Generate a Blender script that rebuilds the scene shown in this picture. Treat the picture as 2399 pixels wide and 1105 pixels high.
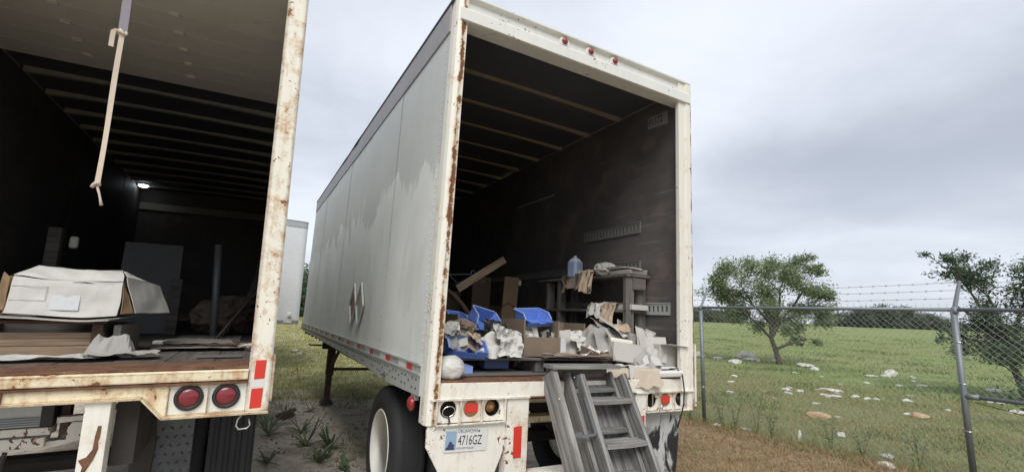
import bpy, bmesh, math, random
import numpy as np
from mathutils import Vector, Matrix, noise as mnoise

for o in list(bpy.data.objects): bpy.data.objects.remove(o)
R = math.radians
S = bpy.context.scene
COL = S.collection
rnd = random.Random(7)
nrs = np.random.RandomState(11)

# ---------------------------------------------------------------- camera
cam_d = bpy.data.cameras.new('camera'); cam = bpy.data.objects.new('camera', cam_d); COL.objects.link(cam)
S.camera = cam
cam_d.sensor_width = 36.0; cam_d.lens = 36.0 * 1103.52 / 2399.0
cam_d.clip_start = 0.05; cam_d.clip_end = 3000
_rc = Matrix.Rotation(0.16228, 4, 'X') @ Matrix.Rotation(-0.033677, 4, 'Y')
cam.matrix_world = Matrix.Translation((0, 0, 1.65)) @ _rc @ Matrix.Rotation(R(90), 4, 'X')
S.render.resolution_x = 1024; S.render.resolution_y = 471

# ---------------------------------------------------------------- node helper
class NT:
    def __init__(s, tree): s.t = tree
    def new(s, kind, **kw):
        n = s.t.nodes.new(kind)
        for k, v in kw.items(): setattr(n, k, v)
        return n
    def put(s, sock, v):
        if v is None: return
        if isinstance(v, bpy.types.NodeSocket): s.t.links.new(v, sock)
        else:
            if sock.type == 'RGBA' and len(v) == 3: v = (*v, 1)
            sock.default_value = v
    def math(s, op, a, b=None, c=None, clamp=False):
        n = s.new('ShaderNodeMath', operation=op); n.use_clamp = clamp
        s.put(n.inputs[0], a); s.put(n.inputs[1], b); s.put(n.inputs[2], c); return n.outputs[0]
    def mul(s, a, b): return s.math('MULTIPLY', a, b)
    def add(s, a, b): return s.math('ADD', a, b)
    def sub(s, a, b): return s.math('SUBTRACT', a, b)
    def step(s, v, lo, hi, a=0.0, b=1.0):
        n = s.new('ShaderNodeMapRange', interpolation_type='SMOOTHSTEP'); s.put(n.inputs[0], v)
        for i, x in enumerate((lo, hi, a, b)): s.put(n.inputs[i + 1], x)
        return n.outputs[0]
    def mix(s, f, a, b, mode='MIX'):
        n = s.new('ShaderNodeMix', data_type='RGBA', blend_type=mode)
        s.put(n.inputs[0], f); s.put(n.inputs[6], a); s.put(n.inputs[7], b); return n.outputs[2]
    def noise(s, co, scale=5, detail=4, rough=.55, dist=0.0):
        n = s.new('ShaderNodeTexNoise'); s.put(n.inputs['Vector'], co); s.put(n.inputs['Scale'], scale)
        n.inputs['Detail'].default_value = detail; n.inputs['Roughness'].default_value = rough
        n.inputs['Distortion'].default_value = dist; return n.outputs['Fac']
    def voro(s, co, scale=5, feature='F1', out='Distance'):
        n = s.new('ShaderNodeTexVoronoi', feature=feature); s.put(n.inputs['Vector'], co); s.put(n.inputs['Scale'], scale)
        return n.outputs[out]
    def vmul(s, v, k):
        n = s.new('ShaderNodeVectorMath', operation='MULTIPLY'); s.put(n.inputs[0], v); n.inputs[1].default_value = k; return n.outputs[0]
    def vadd(s, v, w):
        n = s.new('ShaderNodeVectorMath', operation='ADD'); s.put(n.inputs[0], v); s.put(n.inputs[1], w); return n.outputs[0]
    def sep(s, v):
        n = s.new('ShaderNodeSeparateXYZ'); s.put(n.inputs[0], v); return n.outputs
    def comb(s, x, y, z):
        n = s.new('ShaderNodeCombineXYZ'); s.put(n.inputs[0], x); s.put(n.inputs[1], y); s.put(n.inputs[2], z); return n.outputs[0]
    def obj(s):
        """object coordinates, shifted per object so that copies never look alike"""
        c = s.new('ShaderNodeTexCoord').outputs['Object']; r = s.new('ShaderNodeObjectInfo').outputs['Random']
        k = s.mul(r, 37.0); return s.vadd(c, s.comb(k, k, k))
    def rawobj(s): return s.new('ShaderNodeTexCoord').outputs['Object']
    def pos(s): return s.new('ShaderNodeNewGeometry').outputs['Position']
    def bump(s, h, strength=.3, dist=.01):
        n = s.new('ShaderNodeBump'); n.inputs['Strength'].default_value = strength; n.inputs['Distance'].default_value = dist
        s.put(n.inputs['Height'], h); return n.outputs[0]
    def edge(s, rad):
        b = s.new('ShaderNodeBevel', samples=4); b.inputs['Radius'].default_value = rad
        g = s.new('ShaderNodeNewGeometry').outputs['Normal']
        d = s.new('ShaderNodeVectorMath', operation='DOT_PRODUCT'); s.put(d.inputs[0], b.outputs[0]); s.put(d.inputs[1], g)
        return s.step(d.outputs['Value'], .995, .8, 0, 1)

# ---------------------------------------------------------------- world: overcast sky
SUN_EL, SUN_AZ = R(50), R(180)          # soft sun behind the cloud, behind the camera
w = bpy.data.worlds.new('World'); S.world = w; w.use_nodes = True
T = NT(w.node_tree); w.node_tree.nodes.clear()
sky = T.new('ShaderNodeTexSky', sky_type='NISHITA'); sky.sun_disc = False
sky.sun_elevation = SUN_EL; sky.sun_rotation = SUN_AZ
gen = T.new('ShaderNodeTexCoord').outputs['Generated']
dx, dy, dz = T.sep(gen)
dn = T.math('MAXIMUM', T.add(dz, .22), .1)
cp = T.comb(T.math('DIVIDE', dx, dn), T.math('DIVIDE', dy, dn), 0.0)
SKY_OFF = (3.1, 1.4, 0.3)
c0 = T.noise(T.vadd(cp, SKY_OFF), .62, 2, .5, .3)
c1 = T.noise(T.vadd(cp, (1.3, 7.1, 2.0)), 2.2, 6, .6, .3)
c2 = T.noise(T.vadd(T.vmul(cp, (1, .6, 1)), (5, 2, 9)), 6.0, 5, .6)
cl = T.add(T.add(T.mul(c0, .78), T.mul(c1, .19)), T.mul(c2, .03))
cf = T.step(cl, .34, .64, 0, 1)
ccol = T.mix(cf, (.265, .288, .335), (.495, .52, .57))
hz = T.step(dz, .0, .32, .55, 0)
ccol = T.mix(hz, ccol, (.44, .468, .52))
skyc = T.mix(1.0, sky.outputs[0], (.08, .08, .08), 'MULTIPLY')
fin = T.mix(.93, skyc, ccol)
bg = T.new('ShaderNodeBackground'); T.put(bg.inputs[0], fin); bg.inputs[1].default_value = 1.0
wo = T.new('ShaderNodeOutputWorld'); T.t.links.new(bg.outputs[0], wo.inputs[0])

# ---------------------------------------------------------------- sun (veiled)
sd = bpy.data.lights.new('sun', 'SUN'); sd.energy = 1.5; sd.angle = R(35); sd.color = (1.0, .965, .91)
so = bpy.data.objects.new('sun', sd); COL.objects.link(so)
sdir = Vector((math.sin(SUN_AZ) * math.cos(SUN_EL), math.cos(SUN_AZ) * math.cos(SUN_EL), math.sin(SUN_EL)))
so.rotation_euler = (-sdir).to_track_quat('-Z', 'Y').to_euler(); so.location = sdir * 60

S.view_settings.view_transform = 'Standard'; S.view_settings.look = 'None'
S.view_settings.exposure = 0.95; S.view_settings.gamma = 1.0
try: S.view_settings.use_curve_mapping = False
except Exception: pass
S.render.engine = 'CYCLES'
S.cycles.max_bounces = 8; S.cycles.diffuse_bounces = 5

# ---------------------------------------------------------------- materials
def newmat(name):
    m = bpy.data.materials.new(name); m.use_nodes = True; t = NT(m.node_tree)
    b = m.node_tree.nodes['Principled BSDF']
    return m, t, b
def fin_mat(t, b, col=None, rough=None, nrm=None, metal=None, spec=None, alpha=None):
    t.put(b.inputs['Base Color'], col); t.put(b.inputs['Roughness'], rough)
    t.put(b.inputs['Normal'], nrm); t.put(b.inputs['Metallic'], metal); t.put(b.inputs['Specular IOR Level'], spec)
    t.put(b.inputs['Alpha'], alpha)
def lerp3(a, k): return tuple(x * k for x in a)

def plain(name, col, rough=.6, var=.12, scale=8, metal=0.0, bump=.1, spec=None):
    m, t, b = newmat(name); co = t.obj()
    n = t.noise(co, scale, 5, .6); n2 = t.noise(co, scale * 6, 3)
    c = t.mix(n, lerp3(col, 1 - var), lerp3(col, 1 + var))
    c = t.mix(t.mul(t.step(n2, .52, .75), .35), c, lerp3(col, .72))
    fin_mat(t, b, c, rough, t.bump(n2, bump, .004), metal, spec); return m

def rusty(name, base=(.70, .68, .60), chip=.62, edge_r=.012, edge_k=1.0, stain=.5, bands=(), scale=5.0, rough=.5, flake=1.0):
    """weathered white paint: orange stains, chips down to rust, rust along the edges"""
    m, t, b = newmat(name); co = t.rawobj(); x, y, z = t.sep(co)
    n1 = t.noise(co, scale, 8, .68, .3); n2 = t.noise(co, scale * 7, 6, .65); n3 = t.noise(co, 1.7, 4)
    st = t.noise(t.vmul(co, (22, 22, 1.6)), 1.0, 5, .6)
    e = t.edge(edge_r)
    bk = None
    for ax, c0_, hw, k in bands:
        v = {'x': x, 'y': y, 'z': z}[ax]
        d = t.step(t.math('ABSOLUTE', t.sub(v, c0_)), hw, hw * .2, 0, k)
        bk = d if bk is None else t.math('MAXIMUM', bk, d)
    field = t.add(n1, t.mul(t.sub(n2, .5), .28))
    if bk is not None: field = t.add(field, t.mul(bk, .30))
    field = t.add(field, t.mul(e, .16 * edge_k))
    rm = t.step(field, chip + .055, chip + .075)
    flk = t.noise(t.vadd(co, (3.3, 7.7, 1.1)), scale * 5.5, 3, .55, .6)                # small crisp paint flakes in loose groups
    zone = t.step(t.noise(t.vadd(co, (9, 2, 5)), scale * .55, 3), .42, .68, 0, .16)
    rm = t.math('MAXIMUM', rm, t.step(t.add(t.add(flk, zone), t.mul(e, .10 * edge_k)), .735 + .1 * (1 - flake), .75 + .1 * (1 - flake)))
    sm = t.mul(t.step(t.add(t.add(field, t.mul(t.sub(st, .5), .35)), t.mul(t.sub(n3, .5), .2)), chip - .11, chip + .09), stain)
    dirt = t.mul(t.step(st, .45, .8), .22)
    c = t.mix(t.noise(co, 2.2, 3), lerp3(base, .93), lerp3(base, 1.05))
    c = t.mix(dirt, c, lerp3(base, .62))
    c = t.mix(sm, c, (.52, .33, .17))
    rust = t.mix(n2, (.085, .036, .020), (.27, .125, .055))
    c = t.mix(rm, c, rust)
    fin_mat(t, b, c, t.mix(rm, (rough,) * 3, (.92,) * 3), t.bump(t.add(t.mul(rm, -.6), t.mul(n2, .25)), .35, .004)); return m

def wood(name, dark, light, k=1.0, rough=.85, fine=1.0):
    """grain runs along the object's X axis"""
    m, t, b = newmat(name); co = t.obj()
    g = t.noise(t.vmul(co, (1.6, 26, 26)), fine, 6, .65, .6); g2 = t.noise(t.vmul(co, (5, 120, 120)), 1.0, 3)
    bl = t.noise(co, 3.5, 4)
    kn = t.voro(t.vmul(co, (1.3, 9, 9)), 1.0)
    c = t.mix(t.step(g, .3, .72), dark, light)
    rb = t.new('ShaderNodeObjectInfo').outputs['Random']; c = t.mix(t.step(rb, 0, 1, 0, .55), c, t.mix(t.step(g, .25, .75), lerp3(dark, .7), lerp3(light, .72)))
    c = t.mix(t.mul(t.step(g2, .55, .75), .5), c, lerp3(dark, .6))
    c = t.mix(t.mul(t.step(bl, .5, .8), .45), c, lerp3(light, .62))
    c = t.mix(t.mul(t.step(kn, .10, .04), .7), c, lerp3(dark, .5))
    fin_mat(t, b, c, rough, t.bump(t.add(g, g2), .3 * k, .004)); return m

def paper(name, col, var=.16, trans=.12, blot=.3, blotcol=None, flat_print=False):
    m, t, b = newmat(name); co = t.obj(); n = t.noise(co, 7, 5, .6); n2 = t.noise(co, 2.5, 4)
    c = t.mix(n, lerp3(col, 1 - var), lerp3(col, 1.06))
    c = t.mix(t.mul(t.step(n2, .52, .75), blot), c, blotcol or lerp3(col, .55))
    fin_mat(t, b, c, .85, t.bump(t.noise(co, 40, 4), .2, .003), spec=.25)
    b.inputs['Subsurface Weight'].default_value = 0
    return m

M = {}
M['b_paint'] = rusty('white_trailer_paint', (.75, .725, .645), .615, .010, 1.0, .45)
M['b_post'] = rusty('white_post_paint', (.73, .715, .635), .645, .010, .9, .75, bands=(('x', .056, .036, .78),), scale=8)
M['b_head'] = rusty('white_header_paint', (.70, .71, .67), .69, .008, 1.0, .4, flake=.35)
M['b_light'] = rusty('white_lamp_panel_paint', (.75, .73, .655), .61, .010, 1.3, .55)
M['a_paint'] = rusty('cream_sill_paint', (.78, .70, .50), .565, .016, 1.6, .9, scale=6)
M['a_post'] = rusty('cream_post_paint', (.77, .75, .65), .578, .030, 2.4, .8, scale=8, flake=.7)
M['a_lamp'] = rusty('pale_lamp_panel_paint', (.72, .71, .64), .68, .010, 1.0, .4)
M['a_leg'] = rusty('white_bumper_leg_paint', (.78, .77, .69), .60, .006, .8, .35, scale=4)

def rust_plate():
    m, t, b = newmat('rusted_steel_plate'); co = t.rawobj()
    n = t.noise(co, 9, 8, .7); n2 = t.noise(co, 45, 5, .7); n3 = t.noise(t.vmul(co, (3, 22, 3)), 1, 6, .7)
    c = t.mix(t.step(n, .3, .7), (.075, .034, .020), (.20, .095, .050))
    c = t.mix(t.mul(t.step(n2, .55, .75), .7), c, (.30, .17, .085))
    c = t.mix(t.mul(t.step(n3, .60, .72), .75), c, (.45, .34, .20))
    fin_mat(t, b, c, .95, t.bump(t.add(n, n2), .5, .006)); return m
M['rust'] = rust_plate()

def side_sheet():
    """oxidised white sheet with darker patches where old lettering film still clings, paler streaks where it peeled"""
    m, t, b = newmat('weathered_side_sheet'); co = t.rawobj(); x, y, z = t.sep(co)
    n1 = t.noise(t.vmul(co, (1, 1.4, .6)), 1.6, 7, .62, .8)
    n2 = t.noise(t.vmul(co, (1, 3.2, .55)), 2.2, 6, .6, .3)
    fine = t.noise(co, 55, 4, .7); wrk = t.noise(t.vmul(co, (1, 14, 9)), 1.0, 6, .72)
    # upper film: everything above a ragged falling line
    line = t.add(t.add(1.46, t.mul(t.sub(n1, .5), 1.5)), t.mul(t.sub(n2, .5), .7))
    film = t.step(t.add(t.sub(z, line), t.mul(t.sub(t.noise(t.vmul(co, (1, 9, 6)), 1.0, 5, .7), .5), .35)), -.02, .05)
    blot = t.mul(t.step(n1, .50, .66), t.step(z, 1.5, .9, 0, 1))
    base = t.mix(t.step(t.noise(co, .8, 3), .3, .7), (.64, .655, .635), (.72, .735, .71))
    c = t.mix(t.mul(film, .70), base, t.mix(n2, (.385, .40, .38), (.47, .485, .46)))
    c = t.mix(t.mul(blot, .30), c, (.42, .44, .41))
    streak = t.noise(t.vmul(co, (1, 6, .5)), 1.0, 5, .6)
    c = t.mix(t.mul(t.step(streak, .56, .72), t.step(y, 1.6, 5, .1, .5)), c, (.68, .70, .69))
    c = t.mix(t.mul(t.step(wrk, .52, .7), .20), c, (.40, .42, .39))
    c = t.mix(t.mul(t.step(fine, .58, .75), .25), c, (.68, .69, .68))
    green = t.mul(t.step(t.noise(t.vmul(co, (1, 2, .8)), 1.3, 5), .45, .7), t.step(z, 1.9, .2, 0, .16))
    c = t.mix(green, c, (.29, .31, .25))
    fin_mat(t, b, c, .55, t.bump(t.add(t.mul(n1, .6), t.mul(wrk, .5)), .3, .02), .05); return m
M['side'] = side_sheet()
M['rail_grey'] = plain('grey_top_rail', (.30, .29, .29), .6, .15, 3, .1)
M['alu'] = plain('dull_aluminium', (.47, .49, .48), .5, .16, 3, .35, .08)
M['galv'] = plain('galvanised_pipe', (.20, .22, .23), .55, .15, 9, .45, .08)
M['roofskin'] = plain('roof_skin', (.10, .10, .10), .7, .2, 2)
M['steel_dark'] = plain('dark_grimy_steel', (.045, .040, .036), .8, .35, 5, .1)
M['steel_rusty'] = plain('brown_rusty_steel', (.075, .048, .035), .9, .35, 8, .0, .3)
M['rivet'] = plain('dark_rivet', (.05, .05, .05), .6)
M['rivet_l'] = plain('pale_rivet', (.5, .5, .5), .5)
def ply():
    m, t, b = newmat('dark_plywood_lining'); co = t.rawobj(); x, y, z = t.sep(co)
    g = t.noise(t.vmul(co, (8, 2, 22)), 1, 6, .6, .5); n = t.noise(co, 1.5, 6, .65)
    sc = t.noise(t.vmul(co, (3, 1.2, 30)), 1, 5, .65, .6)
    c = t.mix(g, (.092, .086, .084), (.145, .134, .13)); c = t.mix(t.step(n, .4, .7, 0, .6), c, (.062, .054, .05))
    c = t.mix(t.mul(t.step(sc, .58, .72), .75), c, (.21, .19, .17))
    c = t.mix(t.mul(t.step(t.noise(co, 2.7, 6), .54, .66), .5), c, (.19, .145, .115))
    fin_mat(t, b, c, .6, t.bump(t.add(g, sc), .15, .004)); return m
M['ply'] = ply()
M['inroof'] = plain('shade_toned_inner_roof_skin', (.085, .088, .105), .55, .2, 2)  # interior shade and its bluish lift put into the skin colour
M['bow'] = plain('dusty_roof_bow', (.30, .26, .19), .7, .25, 6)
M['bow_g'] = plain('dusty_grey_roof_bow', (.36, .35, .31), .7, .25, 6)
M['door'] = plain('grey_roll_door_panel', (.58, .57, .51), .7, .14, 2.2, 0, .1)
M['hinge'] = plain('zinc_hinge', (.62, .60, .54), .5, .1, 9, .4)
M['floorwood'] = wood('worn_floor_wood', (.065, .058, .052), (.15, .135, .12))
M['weathered'] = wood('grey_weathered_wood', (.085, .082, .078), (.33, .32, .305), 1.3)
M['weathered_d'] = wood('dark_weathered_wood', (.075, .068, .062), (.19, .175, .16), 1.1)
M['tanwood'] = wood('tan_bare_wood', (.21, .145, .095), (.40, .30, .205))
M['darkwood'] = wood('dark_brown_wood', (.055, .030, .022), (.13, .075, .052))
M['tapedwood'] = wood('old_yellow_wood', (.28, .20, .11), (.42, .32, .20))
def particle():
    m, t, b = newmat('particle_board'); co = t.obj(); n = t.noise(co, 5, 5); f = t.noise(co, 90, 3, .7)
    c = t.mix(n, (.145, .108, .078), (.22, .168, .122)); c = t.mix(t.mul(t.step(f, .45, .7), .5), c, (.27, .215, .16))
    fin_mat(t, b, c, .85, t.bump(f, .15, .002)); return m
M['particle'] = particle()
M['card'] = paper('brown_cardboard', (.33, .225, .135), .15)
M['card_g'] = paper('grey_dusty_cardboard', (.30, .285, .265), .15)
M['card_l'] = paper('pale_grey_card', (.47, .455, .42), .12)
M['card_d'] = paper('dark_cardboard', (.15, .105, .075), .15)
M['pap_w'] = paper('white_paper', (.56, .55, .515), .2, blot=.45)
M['pap_g'] = paper('grey_paper', (.37, .36, .335), .18, blot=.4)
M['pap_b'] = paper('tan_paper', (.44, .34, .245), .15)
M['pap_t'] = paper('pale_tan_paper', (.50, .425, .34), .15)
M['pap_d'] = paper('brown_kraft_paper', (.22, .175, .14), .2)
M['plas_w'] = plain('white_plastic', (.70, .69, .66), .4, .06)
M['foam'] = plain('cream_foam', (.74, .71, .60), .8, .06)
M['label_blank'] = plain('white_label', (.62, .64, .655), .6, .04)
def printed():
    m, t, b = newmat('white_printed_carton'); co = t.rawobj(); x, y, z = t.sep(co)
    n = t.noise(co, 6, 5); n2 = t.noise(co, 2.3, 5, .6)
    c = t.mix(n, (.50, .50, .465), (.64, .635, .60))
    c = t.mix(t.mul(t.step(n2, .55, .72), .35), c, (.42, .40, .36))
    c = t.mix(t.mul(t.step(t.noise(t.vadd(co, (4, 1, 2)), 5.5, 4), .66, .76), .6), c, (.55, .37, .20))
    fin_mat(t, b, c, .7, t.bump(t.noise(co, 30, 4), .2, .004)); return m
M['carton'] = printed()
M['ink'] = plain('faded_grey_ink', (.47, .49, .49), .7, .1)
M['blue'] = plain('blue_plastic', (.11, .20, .56), .45, .25, 9, 0, .08)
M['blue_r'] = plain('worn_blue_rim', (.30, .40, .66), .5, .2, 12)
M['blue_d'] = plain('dusty_blue_plastic', (.17, .25, .50), .55, .15, 6)
M['rubber'] = plain('black_rubber', (.022, .023, .026), .75, .3, 7, 0, .2)
M['rim'] = plain('white_rim_paint', (.76, .75, .70), .5, .1, 5)
M['black'] = plain('black_plastic', (.018, .018, .02), .5)
M['void'] = plain('dark_recess', (.02, .018, .016), .9)
def lens(name, col):
    m, t, b = newmat(name); co = t.rawobj()
    wv = t.new('ShaderNodeTexWave', wave_type='BANDS', bands_direction='X'); t.put(wv.inputs['Vector'], co); wv.inputs['Scale'].default_value = 60
    fin_mat(t, b, t.mix(t.noise(co, 20, 3), lerp3(col, .8), lerp3(col, 1.2)), .22, t.bump(wv.outputs[1], .15, .002)); b.inputs['Coat Weight'].default_value = .3; return m
M['lens'] = lens('red_lamp_lens', (.19, .022, .028)); M['amber'] = plain('tarnished_amber_lens', (.33, .17, .07), .4)
M['lens_b'] = lens('bright_red_lens', (.27, .02, .025))
def tape(name, a, b2):
    m, t, b = newmat(name); co = t.obj(); h = t.voro(co, 260)
    c = t.mix(t.noise(co, 12, 4), lerp3(a, .88), a); c = t.mix(t.mul(t.step(h, .2, .5), .15), c, b2)
    fin_mat(t, b, c, .4); return m
M['tape_r'] = tape('red_reflective_tape', (.62, .035, .022), (.7, .1, .06)); M['tape_w'] = tape('white_reflective_tape', (.66, .66, .65), (.8, .8, .8))
M['tape_ro'] = tape('faded_red_tape', (.34, .07, .05), (.4, .12, .1))
M['chrome'] = plain('bright_wire', (.6, .6, .58), .3, .05, 8, .8)
M['strap'] = plain('cream_webbing', (.60, .51, .41), .9, .1, 30, 0, .3)
M['strap_g'] = plain('grey_webbing', (.27, .25, .28), .9, .1, 30, 0, .3)
M['cable'] = plain('black_cable', (.02, .022, .024), .5)
def bagmat():
    m, t, b = newmat('translucent_bag_plastic'); co = t.obj(); n = t.noise(co, 6, 5)
    fin_mat(t, b, t.mix(n, (.46, .45, .42), (.62, .61, .575)), .35, t.bump(t.noise(t.vmul(co, (5, 5, 22)), 1, 4, .55, 1.6), .5, .018)); return m
M['bag'] = bagmat()
def jugmat():
    m, t, b = newmat('translucent_jug'); co = t.rawobj(); x, y, z = t.sep(co)
    fin_mat(t, b, t.mix(t.step(z, .17, .19), (.25, .31, .43), (.46, .50, .56)), .35); return m
M['jug'] = jugmat()
def flapmat():
    m, t, b = newmat('painted_mud_flap'); co = t.rawobj(); x, y, z = t.sep(co)
    n = t.noise(t.vmul(co, (1.2, 1, .5)), 5, 6, .65, .8); f = t.noise(co, 30, 4)
    k = t.step(t.add(n, t.mul(t.sub(z, .36), .55)), .48, .56)
    c = t.mix(k, (.02, .021, .023), t.mix(f, (.40, .41, .41), (.62, .62, .60)))
    fin_mat(t, b, c, .7, t.bump(f, .2, .004)); return m
M['flap'] = flapmat()
M['plate'] = plain('licence_plate_metal', (.62, .64, .62), .4, .05); M['plate_art'] = plain('licence_plate_blue', (.26, .36, .48), .5, .15, 14)
M['plate_art2'] = plain('licence_plate_navy', (.045, .055, .12), .5); M['plate_txt'] = plain('licence_plate_ink', (.045, .022, .024), .5)
M['plate_txt2'] = plain('licence_plate_grey_ink', (.13, .13, .13), .5)
M['sign'] = plain('grey_number_plate', (.25, .26, .26), .6, .08); M['sign_txt'] = plain('dark_stencil_ink', (.03, .03, .035), .7)
M['plac_o'] = plain('faded_orange_placard', (.27, .12, .075), .6, .3, 14); M['plac_y'] = plain('mossy_placard', (.34, .34, .24), .7, .3, 14)
def diamond():
    m, t, b = newmat('worn_tread_plate'); co = t.rawobj(); n = t.noise(co, 9, 5)
    fin_mat(t, b, t.mix(n, (.05, .055, .065), (.17, .18, .19)), .45, t.bump(n, .1, .004), .4); return m
M['tread'] = diamond()
def rockmat():
    m, t, b = newmat('white_limestone'); co = t.obj(); n = t.noise(co, 3, 6, .65); f = t.noise(co, 18, 5, .7)
    c = t.mix(n, (.48, .465, .41), (.70, .685, .63)); c = t.mix(t.mul(t.step(f, .55, .7), .4), c, (.24, .225, .19))
    fin_mat(t, b, c, .9, t.bump(f, .5, .03)); return m
M['rock'] = rockmat()
M['rock_t'] = plain('tan_stone', (.42, .30, .18), .9, .2, 6, 0, .4)
def leaf(name, a, b_, tr=.3):
    m, t, b = newmat(name); gp = t.pos(); n = t.noise(gp, 1.4, 3); n2 = t.noise(gp, 9, 2)
    c = t.mix(n, a, b_); c = t.mix(t.mul(n2, .35), c, lerp3(b_, 1.35))
    isl = t.new('ShaderNodeNewGeometry').outputs['Random Per Island']; c = t.mix(t.step(isl, 0, 1, 0, .75), c, t.mix(isl, lerp3(a, .65), (b_[0] * 1.6, b_[1] * 1.4, b_[2] * 1.25)))
    fin_mat(t, b, c, .65, spec=.2)
    tl = t.new('ShaderNodeBsdfTranslucent'); t.put(tl.inputs[0], t.mix(.5, c, lerp3(b_, 1.4)))
    mx = t.new('ShaderNodeMixShader'); mx.inputs[0].default_value = tr
    out = t.t.nodes['Material Output']; t.t.links.new(b.outputs[0], mx.inputs[1]); t.t.links.new(tl.outputs[0], mx.inputs[2]); t.t.links.new(mx.outputs[0], out.inputs[0]); return m
M['leaf'] = leaf('tree_leaves', (.115, .16, .09), (.215, .275, .15))
M['tuft'] = leaf('dark_tuft_blades', (.09, .135, .05), (.15, .20, .08))
M['mesh'] = plain('bright_fence_wire', (.33, .345, .35), .5, .1, 9, .4)
M['track_d'] = plain('dusty_cargo_track', (.17, .17, .16), .6, .2, 6)
M['sheet_d'] = plain('dull_dark_sheet', (.115, .12, .125), .6, .15, 3)
M['leaf_d'] = leaf('dark_tree_leaves', (.055, .088, .058), (.095, .145, .088))
M['leaf_far'] = leaf('hazed_far_bush_leaves', (.085, .105, .09), (.13, .155, .125))  # paler, greyer greens: distance haze put into the leaf colour
M['grass_g'] = leaf('green_grass_blades', (.15, .20, .068), (.255, .305, .12))
M['grass_y'] = leaf('yellow_green_grass_blades', (.185, .20, .08), (.29, .30, .13))
M['grass_d'] = leaf('dry_grass_blades', (.22, .155, .085), (.36, .27, .16), .15)
M['weed'] = leaf('weed_leaves', (.085, .13, .065), (.16, .205, .115), .25)
M['deadleaf'] = plain('dead_brown_leaf', (.075, .045, .030), .8)
M['bark'] = plain('grey_brown_bark', (.12, .10, .08), .9, .3, 14, 0, .5)

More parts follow.
